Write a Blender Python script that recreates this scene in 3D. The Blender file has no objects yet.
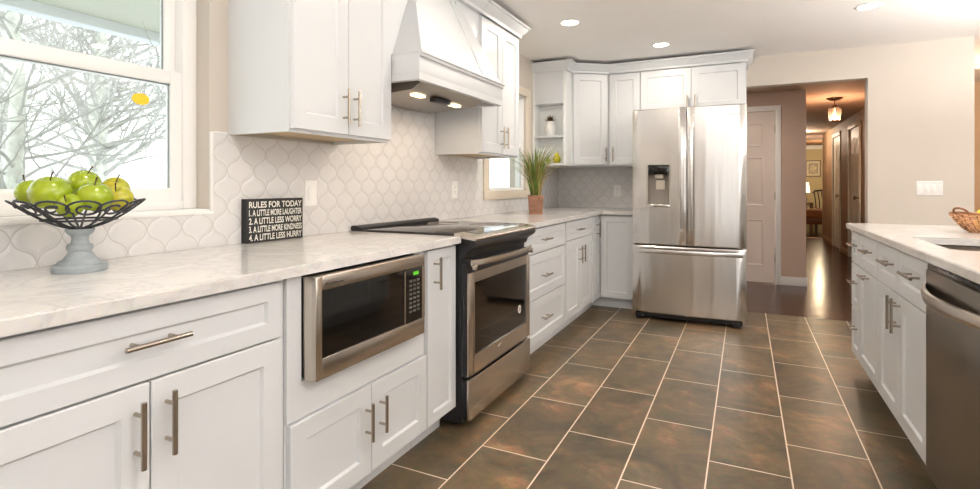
import bpy, bmesh, math, random
from mathutils import Vector, Matrix
random.seed(7)
PI = math.pi
scn = bpy.context.scene
COL = scn.collection

# ---------------------------------------------------------------- camera, world, large lights, exposure
YAW = math.atan(255 / 524.0)
cam_d = bpy.data.cameras.new('camera')
cam_d.sensor_width = 36.0
cam_d.lens = 36.0 * 524.0 / 980.0
cam_d.shift_y = -59.5 / 980.0
cam_d.clip_start = 0.02
cam_d.clip_end = 200
cam = bpy.data.objects.new('camera', cam_d)
cam.location = (0, 0, 1.15)
cam.rotation_euler = (PI / 2, 0, YAW)
COL.objects.link(cam)
scn.camera = cam

vs = scn.view_settings
vs.view_transform = 'Standard'
vs.look = 'None'
vs.exposure = 0.43
vs.gamma = 1.0
vs.use_curve_mapping = False

world = bpy.data.worlds.new('overcast_sky')
scn.world = world
world.use_nodes = True
wn = world.node_tree.nodes
wl = world.node_tree.links
bg = wn['Background']
tc = wn.new('ShaderNodeTexCoord')
nz = wn.new('ShaderNodeTexNoise'); nz.inputs['Scale'].default_value = 1.7
rp = wn.new('ShaderNodeValToRGB')
rp.color_ramp.elements[0].color = (0.86, 0.91, 0.95, 1)
rp.color_ramp.elements[1].color = (1.0, 1.0, 1.0, 1)
wl.new(tc.outputs['Generated'], nz.inputs['Vector'])
wl.new(nz.outputs['Fac'], rp.inputs['Fac'])
wl.new(rp.outputs['Color'], bg.inputs['Color'])
bg.inputs['Strength'].default_value = 1.7


def area(name, loc, rot, sx, sy, power, color, shape='RECTANGLE'):
    d = bpy.data.lights.new(name, 'AREA')
    d.shape = shape; d.size = sx; d.size_y = sy; d.energy = power; d.color = color
    o = bpy.data.objects.new(name, d)
    o.location = loc; o.rotation_euler = rot
    COL.objects.link(o)
    return o


# unseen fill lights added behind the camera and at the right wall
area('rear_fill', (1.025, -2.77, 1.2), (PI / 2, 0, 0), 0.34, 2.1, 5, (0.93, 0.97, 1.0))
area('right_fill', (4.3, 1.6, 1.4), (PI / 2, 0, PI / 2), 3.0, 1.6, 16, (1.0, 0.97, 0.93))
# upward fill added behind the camera, lighting the ceiling like a bounced flash
area('ceiling_fill', (0.7, -1.0, 1.3), (PI, 0, 0), 1.6, 1.6, 44, (0.95, 0.97, 1.0))
# two added uplights, out of view to the right, that brighten the ceiling
UPLIGHTS = ((2.35, 3.7, 1.55, 85), (1.9, 0.5, 1.45, 66))
for tx_, ty_, tz_, tp_ in UPLIGHTS:
    area('added_uplight', (tx_, ty_, tz_ + 0.02), (PI, 0, 0), 0.34, 0.34, tp_, (1.0, 0.965, 0.93), 'DISK')
CAN_POWER = 6.5
CAN_COLOR = (1.0, 0.90, 0.78)

# ---------------------------------------------------------------- key dimensions (metres, camera stands at x=0 y=0)
XW = -1.87      # left wall
YB = 5.55       # back wall
ZC = 2.36       # ceiling
ZT = 0.91       # worktop
XF = -1.24      # left carcass front (doors add 0.02)
XI = 0.62       # island carcass front


# ---------------------------------------------------------------- materials
def new_mat(name):
    m = bpy.data.materials.new(name)
    m.use_nodes = True
    return m, m.node_tree.nodes, m.node_tree.links, m.node_tree.nodes['Principled BSDF']


def lin(c):
    return tuple(((v / 255.0) / 12.92 if v <= 10 else (((v / 255.0) + 0.055) / 1.055) ** 2.4) for v in c) + (1,)


def simple(name, rgb, rough=0.5, metal=0.0, var=0.04, scale=6.0, bump=0.0, bscale=60.0, spec=0.5, coat=0.0,
           stretch=(1, 1, 1)):
    """principled colour with a soft noise variation and optional bump"""
    m, n, l, p = new_mat(name)
    c = lin(rgb)
    t = n.new('ShaderNodeTexCoord')
    mp = n.new('ShaderNodeMapping'); mp.inputs['Scale'].default_value = stretch
    l.new(t.outputs['Object'], mp.inputs['Vector'])
    a = n.new('ShaderNodeTexNoise'); a.inputs['Scale'].default_value = scale; a.inputs['Detail'].default_value = 4
    l.new(mp.outputs['Vector'], a.inputs['Vector'])
    r = n.new('ShaderNodeValToRGB')
    r.color_ramp.elements[0].position = 0.3; r.color_ramp.elements[1].position = 0.7
    r.color_ramp.elements[0].color = tuple(max(0, v * (1 - var)) for v in c[:3]) + (1,)
    r.color_ramp.elements[1].color = tuple(min(1, v * (1 + var)) for v in c[:3]) + (1,)
    l.new(a.outputs['Fac'], r.inputs['Fac'])
    l.new(r.outputs['Color'], p.inputs['Base Color'])
    p.inputs['Roughness'].default_value = rough
    p.inputs['Metallic'].default_value = metal
    p.inputs['Specular IOR Level'].default_value = spec
    p.inputs['Coat Weight'].default_value = coat
    if bump:
        b = n.new('ShaderNodeTexNoise'); b.inputs['Scale'].default_value = bscale; b.inputs['Detail'].default_value = 3
        l.new(mp.outputs['Vector'], b.inputs['Vector'])
        bp = n.new('ShaderNodeBump'); bp.inputs['Strength'].default_value = bump; bp.inputs['Distance'].default_value = 0.01
        l.new(b.outputs['Fac'], bp.inputs['Height'])
        l.new(bp.outputs['Normal'], p.inputs['Normal'])
    return m


def emis(name, rgb, strength):
    m, n, l, p = new_mat(name)
    p.inputs['Base Color'].default_value = lin(rgb)
    p.inputs['Emission Color'].default_value = lin(rgb)
    p.inputs['Emission Strength'].default_value = strength
    return m


def thin_glass(name, tint=(1, 1, 1, 1), gloss=0.06):
    m, n, l, p = new_mat(name)
    n.remove(p)
    out = n['Material Output']
    tr = n.new('ShaderNodeBsdfTransparent'); tr.inputs['Color'].default_value = tint
    gl = n.new('ShaderNodeBsdfGlossy'); gl.inputs['Roughness'].default_value = 0.02
    fr = n.new('ShaderNodeLayerWeight'); fr.inputs['Blend'].default_value = 0.5
    mx = n.new('ShaderNodeMixShader')
    pw = mth(n, l, 'MULTIPLY_ADD', mth(n, l, 'POWER', fr.outputs['Facing'], 5.0), 0.9, 0.03)
    l.new(pw, mx.inputs['Fac'])
    l.new(tr.outputs['BSDF'], mx.inputs[1]); l.new(gl.outputs['BSDF'], mx.inputs[2])
    l.new(mx.outputs['Shader'], out.inputs['Surface'])
    return m


def mth(n, l, op, a, b=None, c=None):
    k = n.new('ShaderNodeMath'); k.operation = op
    for i, v in enumerate((a, b, c)):
        if v is None: continue
        if isinstance(v, (int, float)): k.inputs[i].default_value = v
        else: l.new(v, k.inputs[i])
    return k.outputs[0]


def arabesque(name, pw=0.125, ph=0.142):
    """glazed lantern (ogee) wall tile with pale grout"""
    m, n, l, p = new_mat(name)
    g = n.new('ShaderNodeNewGeometry')
    sx = n.new('ShaderNodeSeparateXYZ'); l.new(g.outputs['Position'], sx.inputs[0])
    u = mth(n, l, 'MULTIPLY', mth(n, l, 'ADD', sx.outputs['X'], sx.outputs['Y']), 1 / pw)
    v = mth(n, l, 'MULTIPLY', sx.outputs['Z'], 1 / ph)
    P = mth(n, l, 'ADD', u, v); Q = mth(n, l, 'SUBTRACT', u, v)
    A = -0.068
    def wob(a, b):
        s = mth(n, l, 'SINE', mth(n, l, 'MULTIPLY', b, 2 * PI))
        d = mth(n, l, 'SUBTRACT', a, mth(n, l, 'MULTIPLY', s, A))
        f = mth(n, l, 'FRACT', mth(n, l, 'ADD', d, 0.5))
        return mth(n, l, 'ABSOLUTE', mth(n, l, 'SUBTRACT', f, 0.5))
    dist = mth(n, l, 'MINIMUM', wob(P, Q), wob(Q, P))
    mr = n.new('ShaderNodeMapRange'); mr.interpolation_type = 'SMOOTHSTEP'
    mr.inputs['From Min'].default_value = 0.010; mr.inputs['From Max'].default_value = 0.026
    l.new(dist, mr.inputs['Value'])
    nz = n.new('ShaderNodeTexNoise'); nz.inputs['Scale'].default_value = 7
    l.new(g.outputs['Position'], nz.inputs['Vector'])
    tr = n.new('ShaderNodeValToRGB')
    tr.color_ramp.elements[0].color = lin((220, 218, 217)); tr.color_ramp.elements[1].color = lin((228, 226, 225))
    l.new(nz.outputs['Fac'], tr.inputs['Fac'])
    mix = n.new('ShaderNodeMix'); mix.data_type = 'RGBA'
    l.new(mr.outputs['Result'], mix.inputs['Factor'])
    mix.inputs['A'].default_value = lin((194, 190, 186))
    l.new(tr.outputs['Color'], mix.inputs['B'])
    l.new(mix.outputs['Result'], p.inputs['Base Color'])
    ro = n.new('ShaderNodeMapRange'); ro.inputs['To Min'].default_value = 0.7; ro.inputs['To Max'].default_value = 0.13
    l.new(mr.outputs['Result'], ro.inputs['Value']); l.new(ro.outputs['Result'], p.inputs['Roughness'])
    hb = n.new('ShaderNodeMapRange'); hb.interpolation_type = 'SMOOTHSTEP'
    hb.inputs['From Min'].default_value = 0.01; hb.inputs['From Max'].default_value = 0.16
    l.new(dist, hb.inputs['Value'])
    hn = mth(n, l, 'ADD', hb.outputs['Result'], mth(n, l, 'MULTIPLY', nz.outputs['Fac'], 0.5))
    bp = n.new('ShaderNodeBump'); bp.inputs['Strength'].default_value = 0.35; bp.inputs['Distance'].default_value = 0.006
    l.new(hn, bp.inputs['Height']); l.new(bp.outputs['Normal'], p.inputs['Normal'])
    return m


def slate_floor(name):
    m, n, l, p = new_mat(name)
    g = n.new('ShaderNodeNewGeometry')
    s = n.new('ShaderNodeSeparateXYZ'); l.new(g.outputs['Position'], s.inputs[0])
    cx = n.new('ShaderNodeCombineXYZ')
    # tile columns run along the room: 0.60 long, 0.302 wide, half bond
    l.new(mth(n, l, 'ADD', s.outputs['Y'], 12.0 + 0.03 + 0.005), cx.inputs['X'])
    l.new(mth(n, l, 'ADD', s.outputs['X'], 0.302 * 40 - 0.165), cx.inputs['Y'])
    br = n.new('ShaderNodeTexBrick')
    br.offset = 0.5; br.offset_frequency = 2; br.squash = 1.0
    br.inputs['Scale'].default_value = 1.0
    br.inputs['Mortar Size'].default_value = 0.0032
    br.inputs['Mortar Smooth'].default_value = 0.15
    br.inputs['Bias'].default_value = 0.0
    br.inputs['Brick Width'].default_value = 0.60
    br.inputs['Row Height'].default_value = 0.302
    br.inputs['Color1'].default_value = (0, 0, 0, 1); br.inputs['Color2'].default_value = (1, 1, 1, 1)
    l.new(cx.outputs[0], br.inputs['Vector'])
    # per tile shift of the stone pattern
    add = n.new('ShaderNodeVectorMath'); add.operation = 'MULTIPLY_ADD'
    l.new(br.outputs['Color'], add.inputs[0]); add.inputs[1].default_value = (13, 7, 5); l.new(g.outputs['Position'], add.inputs[2])
    n1 = n.new('ShaderNodeTexNoise'); n1.inputs['Scale'].default_value = 3.8; n1.inputs['Detail'].default_value = 9
    n1.inputs['Roughness'].default_value = 0.68; n1.inputs['Distortion'].default_value = 0.6
    l.new(add.outputs[0], n1.inputs['Vector'])
    r1 = n.new('ShaderNodeValToRGB')
    e = r1.color_ramp.elements
    e[0].position = 0.28; e[0].color = lin((66, 59, 44))
    e[1].position = 0.74; e[1].color = lin((164, 130, 96))
    k = e.new(0.42); k.color = lin((84, 73, 53))
    k = e.new(0.56); k.color = lin((108, 88, 61))
    k = e.new(0.64); k.color = lin((136, 102, 68))
    l.new(n1.outputs['Fac'], r1.inputs['Fac'])
    n2 = n.new('ShaderNodeTexNoise'); n2.inputs['Scale'].default_value = 28; n2.inputs['Detail'].default_value = 6
    n2.inputs['Roughness'].default_value = 0.7
    l.new(add.outputs[0], n2.inputs['Vector'])
    ov = n.new('ShaderNodeMix'); ov.data_type = 'RGBA'; ov.blend_type = 'OVERLAY'; ov.inputs['Factor'].default_value = 0.6
    l.new(r1.outputs['Color'], ov.inputs['A']); l.new(n2.outputs['Color'], ov.inputs['B'])
    hs = n.new('ShaderNodeHueSaturation'); hs.inputs['Saturation'].default_value = 0.95
    rv = n.new('ShaderNodeMapRange'); rv.inputs['To Min'].default_value = 0.8; rv.inputs['To Max'].default_value = 1.15
    l.new(br.outputs['Color'], rv.inputs['Value']); l.new(rv.outputs['Result'], hs.inputs['Value'])
    n3 = n.new('ShaderNodeRGBToBW'); l.new(ov.outputs['Result'], n3.inputs[0])
    l.new(ov.outputs['Result'], hs.inputs['Color'])
    mix = n.new('ShaderNodeMix'); mix.data_type = 'RGBA'
    l.new(br.outputs['Fac'], mix.inputs['Factor'])
    l.new(hs.outputs['Color'], mix.inputs['A']); mix.inputs['B'].default_value = lin((226, 208, 188))
    l.new(mix.outputs['Result'], p.inputs['Base Color'])
    rr = n.new('ShaderNodeMapRange'); rr.inputs['To Min'].default_value = 0.22; rr.inputs['To Max'].default_value = 0.45
    l.new(n2.outputs['Fac'], rr.inputs['Value']); l.new(rr.outputs['Result'], p.inputs['Roughness'])
    hh = mth(n, l, 'SUBTRACT', mth(n, l, 'MULTIPLY', n1.outputs['Fac'], 0.5), br.outputs['Fac'])
    bp = n.new('ShaderNodeBump'); bp.inputs['Strength'].default_value = 0.25; bp.inputs['Distance'].default_value = 0.01
    l.new(hh, bp.inputs['Height']); l.new(bp.outputs['Normal'], p.inputs['Normal'])
    return m


def plank_floor(name):
    m, n, l, p = new_mat(name)
    g = n.new('ShaderNodeNewGeometry')
    br = n.new('ShaderNodeTexBrick')
    br.inputs['Brick Width'].default_value = 0.9; br.inputs['Row Height'].default_value = 0.085
    br.inputs['Scale'].default_value = 1; br.inputs['Mortar Size'].default_value = 0.0012
    br.inputs['Color1'].default_value = lin((50, 27, 18)); br.inputs['Color2'].default_value = lin((70, 38, 25))
    br.inputs['Mortar'].default_value = lin((35, 20, 14))
    l.new(g.outputs['Position'], br.inputs['Vector'])
    mp = n.new('ShaderNodeMapping'); mp.inputs['Scale'].default_value = (2, 40, 1)
    l.new(g.outputs['Position'], mp.inputs['Vector'])
    nz = n.new('ShaderNodeTexNoise'); nz.inputs['Scale'].default_value = 2; nz.inputs['Detail'].default_value = 5
    l.new(mp.outputs['Vector'], nz.inputs['Vector'])
    ov = n.new('ShaderNodeMix'); ov.data_type = 'RGBA'; ov.blend_type = 'OVERLAY'; ov.inputs['Factor'].default_value = 0.4
    l.new(br.outputs['Color'], ov.inputs['A']); l.new(nz.outputs['Color'], ov.inputs['B'])
    l.new(ov.outputs['Result'], p.inputs['Base Color'])
    p.inputs['Roughness'].default_value = 0.20
    p.inputs['Specular IOR Level'].default_value = 0.3
    bp = n.new('ShaderNodeBump'); bp.inputs['Strength'].default_value = 0.3; bp.inputs['Distance'].default_value = 0.005
    n5 = n.new('ShaderNodeTexNoise'); n5.inputs['Scale'].default_value = 18
    l.new(g.outputs['Position'], n5.inputs['Vector'])
    l.new(n5.outputs['Fac'], bp.inputs['Height']); l.new(bp.outputs['Normal'], p.inputs['Normal'])
    return m


def quartz(name):
    m, n, l, p = new_mat(name)
    g = n.new('ShaderNodeNewGeometry')
    a = n.new('ShaderNodeTexNoise'); a.inputs['Scale'].default_value = 5; a.inputs['Detail'].default_value = 10
    a.inputs['Roughness'].default_value = 0.65; a.inputs['Distortion'].default_value = 1.2
    l.new(g.outputs['Position'], a.inputs['Vector'])
    r = n.new('ShaderNodeValToRGB'); e = r.color_ramp.elements
    e[0].position = 0.36; e[0].color = lin((222, 219, 215)); e[1].position = 0.68; e[1].color = lin((220, 216, 212))
    k = e.new(0.495); k.color = lin((204, 202, 200))
    k = e.new(0.46); k.color = lin((217, 214, 211)); k = e.new(0.53); k.color = lin((214, 211, 208))
    l.new(a.outputs['Fac'], r.inputs['Fac'])
    b = n.new('ShaderNodeTexNoise'); b.inputs['Scale'].default_value = 60; b.inputs['Detail'].default_value = 4
    l.new(g.outputs['Position'], b.inputs['Vector'])
    ov = n.new('ShaderNodeMix'); ov.data_type = 'RGBA'; ov.blend_type = 'OVERLAY'; ov.inputs['Factor'].default_value = 0.16
    l.new(r.outputs['Color'], ov.inputs['A']); l.new(b.outputs['Color'], ov.inputs['B'])
    l.new(ov.outputs['Result'], p.inputs['Base Color'])
    p.inputs['Roughness'].default_value = 0.12
    return m


def brushed(name, rgb, rough=0.27, direction='X', bump=0.0, aniso=0.6):
    """brushed metal: fine grain stretched along one axis"""
    m, n, l, p = new_mat(name)
    t = n.new('ShaderNodeTexCoord')
    mp = n.new('ShaderNodeMapping')
    mp.inputs['Scale'].default_value = {'X': (3, 300, 300), 'Y': (300, 3, 300), 'Z': (300, 300, 3)}[direction]
    l.new(t.outputs['Object'], mp.inputs['Vector'])
    a = n.new('ShaderNodeTexNoise'); a.inputs['Scale'].default_value = 1.0; a.inputs['Detail'].default_value = 3
    l.new(mp.outputs['Vector'], a.inputs['Vector'])
    r = n.new('ShaderNodeMapRange'); r.inputs['To Min'].default_value = rough * 0.95; r.inputs['To Max'].default_value = rough * 1.05
    l.new(a.outputs['Fac'], r.inputs['Value']); l.new(r.outputs['Result'], p.inputs['Roughness'])
    p.inputs['Base Color'].default_value = lin(rgb)
    p.inputs['Metallic'].default_value = 1.0
    p.inputs['Anisotropic'].default_value = aniso
    if bump:   # slight rolling waves of the sheet, running top to bottom
        m2 = n.new('ShaderNodeMapping'); m2.inputs['Scale'].default_value = (9, 9, 0.5); l.new(t.outputs['Object'], m2.inputs['Vector'])
        w2 = n.new('ShaderNodeTexNoise'); w2.inputs['Scale'].default_value = 1.0; w2.inputs['Detail'].default_value = 1.5
        l.new(m2.outputs['Vector'], w2.inputs['Vector'])
        bp = n.new('ShaderNodeBump'); bp.inputs['Strength'].default_value = 1.0; bp.inputs['Distance'].default_value = 0.012 * bump
        l.new(w2.outputs['Fac'], bp.inputs['Height']); l.new(bp.outputs['Normal'], p.inputs['Normal'])
    tg = n.new('ShaderNodeTangent'); tg.direction_type = 'RADIAL'; tg.axis = 'Z'
    l.new(tg.outputs['Tangent'], p.inputs['Tangent'])
    return m


def ribbed_glass(name):
    """clear fluted lamp glass: clear and amber flutes around the axis"""
    m, n, l, p = new_mat(name)
    n.remove(p)
    out = n['Material Output']
    t = n.new('ShaderNodeTexCoord')
    s = n.new('ShaderNodeSeparateXYZ'); l.new(t.outputs['Object'], s.inputs[0])
    an = mth(n, l, 'ARCTAN2', s.outputs['Y'], s.outputs['X'])
    w = mth(n, l, 'SINE', mth(n, l, 'MULTIPLY', an, 18))
    r = n.new('ShaderNodeMapRange'); r.inputs['From Min'].default_value = -0.4; r.inputs['From Max'].default_value = 0.6
    l.new(w, r.inputs['Value'])
    mx = n.new('ShaderNodeMix'); mx.data_type = 'RGBA'; l.new(r.outputs['Result'], mx.inputs['Factor'])
    mx.inputs['A'].default_value = (0.55, 0.42, 0.34, 1); mx.inputs['B'].default_value = (0.96, 0.82, 0.72, 1)
    tr = n.new('ShaderNodeBsdfTransparent'); l.new(mx.outputs['Result'], tr.inputs['Color'])
    tl = n.new('ShaderNodeBsdfTranslucent'); tl.inputs['Color'].default_value = (1.0, 0.75, 0.55, 1)
    m1 = n.new('ShaderNodeMixShader'); m1.inputs['Fac'].default_value = 0.02
    l.new(tr.outputs['BSDF'], m1.inputs[1]); l.new(tl.outputs['BSDF'], m1.inputs[2])
    l.new(m1.outputs['Shader'], out.inputs['Surface'])
    return m


M = {}
M['paint'] = simple('cabinet_white_paint', (219, 221, 223), 0.32, var=0.01, scale=3, bump=0.02, bscale=120)
M['wall'] = simple('greige_wall_paint', (206, 197, 186), 0.75, var=0.015, scale=2, bump=0.05, bscale=140)
M['hall_wall'] = simple('taupe_hall_paint', (202, 178, 162), 0.7, var=0.02, scale=2, bump=0.05, bscale=140)
M['far_wall'] = simple('olive_cream_paint', (206, 188, 148), 0.75, var=0.02, scale=2)
M['ceil'] = simple('ceiling_flat_paint', (246, 243, 240), 0.9, var=0.01, scale=2, bump=0.08, bscale=90)
M['hall_ceil'] = simple('hall_ceiling_paint', (190, 172, 154), 0.8, var=0.03, scale=3, bump=0.1, bscale=60)
M['trim'] = simple('white_trim_paint', (240, 238, 235), 0.35, var=0.01, scale=3)
M['vinyl'] = simple('white_vinyl', (244, 243, 241), 0.3, var=0.01, scale=3)
M['door_paint'] = simple('hall_door_paint', (232, 218, 208), 0.4, var=0.01, scale=3)
M['hall_door'] = simple('grey_green_door_paint', (232, 234, 222), 0.45, var=0.02, scale=3)
M['tile'] = arabesque('arabesque_tile')
M['floor'] = slate_floor('slate_floor_tile')
M['planks'] = plank_floor('dark_plank_floor')
M['quartz'] = quartz('pale_quartz')
M['steel'] = brushed('brushed_steel_warm', (222, 219, 216), 0.24, 'X', bump=0.5)
M['steel_y'] = brushed('brushed_steel_side', (212, 203, 192), 0.26, 'Y')
M['steel_dark'] = brushed('brushed_dark_steel', (150, 142, 132), 0.30, 'Y')
M['nickel'] = brushed('brushed_nickel', (178, 168, 156), 0.24, 'Z', aniso=0.0)
M['chrome'] = simple('polished_metal', (215, 212, 208), 0.12, 1.0, 0.01)
M['black_glass'] = simple('black_glass', (14, 12, 11), 0.05, 0, 0.1, spec=0.6)
M['cooktop_glass'] = simple('cooktop_glass', (34, 30, 28), 0.08, 0, 0.1, spec=0.9)
M['oven_glass'] = simple('oven_glass', (18, 13, 10), 0.06, 0, 0.1, spec=0.8)
M['black'] = simple('black_enamel', (26, 26, 28), 0.35, 0, 0.1)
M['charcoal'] = simple('charcoal_plastic', (62, 60, 58), 0.45, 0, 0.05)
M['grey_plastic'] = simple('grey_plastic', (150, 142, 134), 0.4, 0, 0.03)
M['plastic'] = simple('white_plastic', (242, 240, 237), 0.35, 0, 0.01)
M['raw_wood'] = simple('pale_plywood', (205, 184, 150), 0.7, 0, 0.1, 12, stretch=(1, 6, 1))
M['niche'] = simple('open_shelf_paint', (238, 239, 238), 0.4, var=0.01)
M['dark_gap'] = simple('shadow_gap_filler', (40, 38, 36), 0.9)


# ---------------------------------------------------------------- mesh helper
class B:
    def __init__(s):
        s.bm = bmesh.new()

    def box(s, x0, x1, y0, y1, z0, z1, bev=0.0, seg=2, mat=None):
        before = set(s.bm.verts)
        c = Vector(((x0 + x1) / 2, (y0 + y1) / 2, (z0 + z1) / 2))
        r = bmesh.ops.create_cube(s.bm, size=1.0)
        for v in r['verts']:
            v.co = Vector((v.co.x * abs(x1 - x0), v.co.y * abs(y1 - y0), v.co.z * abs(z1 - z0))) + c
        if bev > 0:
            es = set()
            for v in r['verts']:
                es.update(v.link_edges)
            bmesh.ops.bevel(s.bm, geom=list(es), offset=bev, segments=seg, affect='EDGES', profile=0.5)
        if mat is not None:
            for v in s.bm.verts:
                if v not in before:
                    v.co = mat @ v.co
        return s

    def ring_skin(s, rings, close_ring=True, cap0=True, cap1=True):
        vs_ = [[s.bm.verts.new(p) for p in r] for r in rings]
        for a, b in zip(vs_[:-1], vs_[1:]):
            nn = len(a)
            for i in range(nn if close_ring else nn - 1):
                j = (i + 1) % nn
                try: s.bm.faces.new((a[i], a[j], b[j], b[i]))
                except ValueError: pass
        if cap0: s.bm.faces.new(vs_[0][::-1])
        if cap1: s.bm.faces.new(vs_[-1])
        return s

    def tube(s, pts, r, seg=10, closed=False, cap=True):
        pts = [Vector(p) for p in pts]
        if not isinstance(r, (list, tuple)): r = [r] * len(pts)
        n = len(pts)
        rings = []
        up = None
        for i, p in enumerate(pts):
            if closed: t = pts[(i + 1) % n] - pts[i - 1]
            else: t = pts[min(i + 1, n - 1)] - pts[max(i - 1, 0)]
            t.normalize()
            if up is None:
                up = Vector((0, 0, 1)) if abs(t.z) < 0.9 else Vector((1, 0, 0))
            a = t.cross(up); a.normalize(); b = a.cross(t); b.normalize(); up = b
            rings.append([p + (a * math.cos(2 * PI * k / seg) + b * math.sin(2 * PI * k / seg)) * r[i] for k in range(seg)])
        if closed:
            rings.append(rings[0])
            vs_ = [[s.bm.verts.new(q) for q in rr] for rr in rings[:-1]]
            for i in range(n):
                A_, B_ = vs_[i], vs_[(i + 1) % n]
                for k in range(seg):
                    s.bm.faces.new((A_[k], A_[(k + 1) % seg], B_[(k + 1) % seg], B_[k]))
        else:
            s.ring_skin(rings, True, cap, cap)
        return s

    def cyl(s, p0, p1, r, seg=16):
        return s.tube([p0, p1], r, seg)

    def lathe(s, prof, c=(0, 0, 0), seg=32, mat=None, cap=True):
        """prof: list of (r, z)"""
        c = Vector(c)
        rings = []
        for r, z in prof:
            ring = [Vector((max(r, 1e-4) * math.cos(2 * PI * k / seg), max(r, 1e-4) * math.sin(2 * PI * k / seg), z)) for k in range(seg)]
            if mat is not None: ring = [mat @ v for v in ring]
            rings.append([v + c for v in ring])
        return s.ring_skin(rings, True, cap, cap)

    def prism(s, poly, mapper, a, b):
        """poly: 2D outline; mapper(u, v, w) -> xyz; extruded from w=a to w=b"""
        r0 = [mapper(u, v, a) for u, v in poly]
        r1 = [mapper(u, v, b) for u, v in poly]
        return s.ring_skin([r0, r1])

    def shaker(s, F, u0, u1, v0, v1, t=0.020, rail=0.062, dep=0.009, bev=0.007, n0=0.0):
        """framed panel front; F(u, v, n) -> xyz, n points out of the cabinet"""
        def rect(i, n):
            return [F(u0 + i, v0 + i, n), F(u1 - i, v0 + i, n), F(u1 - i, v1 - i, n), F(u0 + i, v1 - i, n)]
        rail = min(rail, (u1 - u0) * 0.33, (v1 - v0) * 0.3)
        s.ring_skin([rect(0, n0), rect(0, n0 + t - 0.002), rect(0.002, n0 + t), rect(rail, n0 + t), rect(rail + bev, n0 + t - dep)])
        return s

    def done(s, name, mat, parent=None, origin=None, smooth=35):
        bmesh.ops.recalc_face_normals(s.bm, faces=s.bm.faces)
        me = bpy.data.meshes.new(name)
        o0 = Vector((0, 0, 0))
        if parent is not None:
            q = parent
            while q.parent: q = q.parent
            o0 = q.location.copy()
        elif origin is not None:
            o0 = Vector(origin)
        for v in s.bm.verts: v.co -= o0
        s.bm.to_mesh(me); s.bm.free()
        me.materials.append(mat)
        if smooth:
            me.shade_smooth()
            me.set_sharp_from_angle(angle=math.radians(smooth))
        o = bpy.data.objects.new(name, me)
        COL.objects.link(o)
        if parent is not None: o.parent = parent
        else: o.location = o0
        return o


def tag(o, label, cat, group=None):
    o['label'] = label; o['category'] = cat
    if group: o['group'] = group
    return o


def thing(name, label, cat, loc, group=None):
    o = bpy.data.objects.new(name, None)
    o.empty_display_size = 0.1
    COL.objects.link(o)
    o.location = loc
    return tag(o, label, cat, group)


def struct(o):
    o['kind'] = 'structure'
    return o


def copy_tree(o, parent=None, loc=None):
    c = o.copy(); COL.objects.link(c)
    if parent is not None: c.parent = parent
    if loc is not None: c.location = loc
    for ch in list(o.children): copy_tree(ch, c)
    return c


# face mappers (u along the run, v up, n out of the cabinet)
def face_left(x): return lambda u, v, n: Vector((x + n, u, v))
def face_isl(x): return lambda u, v, n: Vector((x - n, u, v))
def face_back(y): return lambda u, v, n: Vector((u, y - n, v))
def face_dir(p, d):
    d = Vector((d[0], d[1], 0)).normalized(); nn = Vector((d.y, -d.x, 0))
    return lambda u, v, n: Vector((p[0], p[1], 0)) + d * u + nn * n + Vector((0, 0, v))


def bar_pull(F, u, v, length, vertical, parent, n0=0.020, r=0.0062):
    b = B()
    h = length / 2; q = length * 0.29
    N = n0 + 0.032
    if vertical:
        b.tube([F(u, v - h, N), F(u, v + h, N)], r, 12)
        for s_ in (-q, q): b.tube([F(u, v + s_, n0 - 0.004), F(u, v + s_, N)], 0.0048, 10)
    else:
        b.tube([F(u - h, v, N), F(u + h, v, N)], r, 12)
        for s_ in (-q, q): b.tube([F(u + s_, v, n0 - 0.004), F(u + s_, v, N)], 0.0048, 10)
    return b.done('bar_handle', M['nickel'], parent)


def front(name, F, u0, u1, v0, v1, parent, handle=None, mat=None, **kw):
    g = 0.0018
    o = B().shaker(F, u0 + g, u1 - g, v0 + g, v1 - g, **kw).done(name, mat or M['paint'], parent)
    if handle:
        hu, hv, ln, vert = handle
        bar_pull(F, hu, hv, ln, vert, o, n0=kw.get('t', 0.020))
    return o


# ================================================================ THE SETTING
def slab(name, x0, x1, y0, y1, z0, z1, mat):
    return struct(B().box(x0, x1, y0, y1, z0, z1).done(name, mat, origin=((x0 + x1) / 2, (y0 + y1) / 2, (z0 + z1) / 2)))


TILE_END = 5.30
slab('floor', XW - 0.2, 4.4, -2.9, TILE_END, -0.06, 0.0, M['floor'])
slab('floor_hall', -0.9, 4.4, TILE_END, 20.0, -0.06, 0.0, M['planks'])
slab('floor_under_cabinets', XW - 0.2, -0.9, TILE_END, YB + 0.15, -0.06, 0.0, M['floor'])
slab('ceiling', XW - 0.2, 4.4, -2.9, YB + 0.12, ZC, ZC + 0.06, M['ceil'])

# left wall with its two window openings
W1 = (0.18, 1.353, 1.045, 2.06)     # y0, y1, z0, z1
W2 = (3.80, 4.62, 1.10, 1.99)
WT = 0.17
b = B()
def wbox(y0, y1, z0, z1): b.box(XW - WT, XW, y0, y1, z0, z1)
wbox(-2.9, W1[0], 0, ZC); wbox(W1[0], W1[1], 0, W1[2]); wbox(W1[0], W1[1], W1[3], ZC)
wbox(W1[1], W2[0], 0, ZC); wbox(W2[0], W2[1], 0, W2[2]); wbox(W2[0], W2[1], W2[3], ZC); wbox(W2[1], YB + 0.12, 0, ZC)
struct(b.done('wall_left', M['wall'], origin=(XW, 1, 1.2)))

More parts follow.
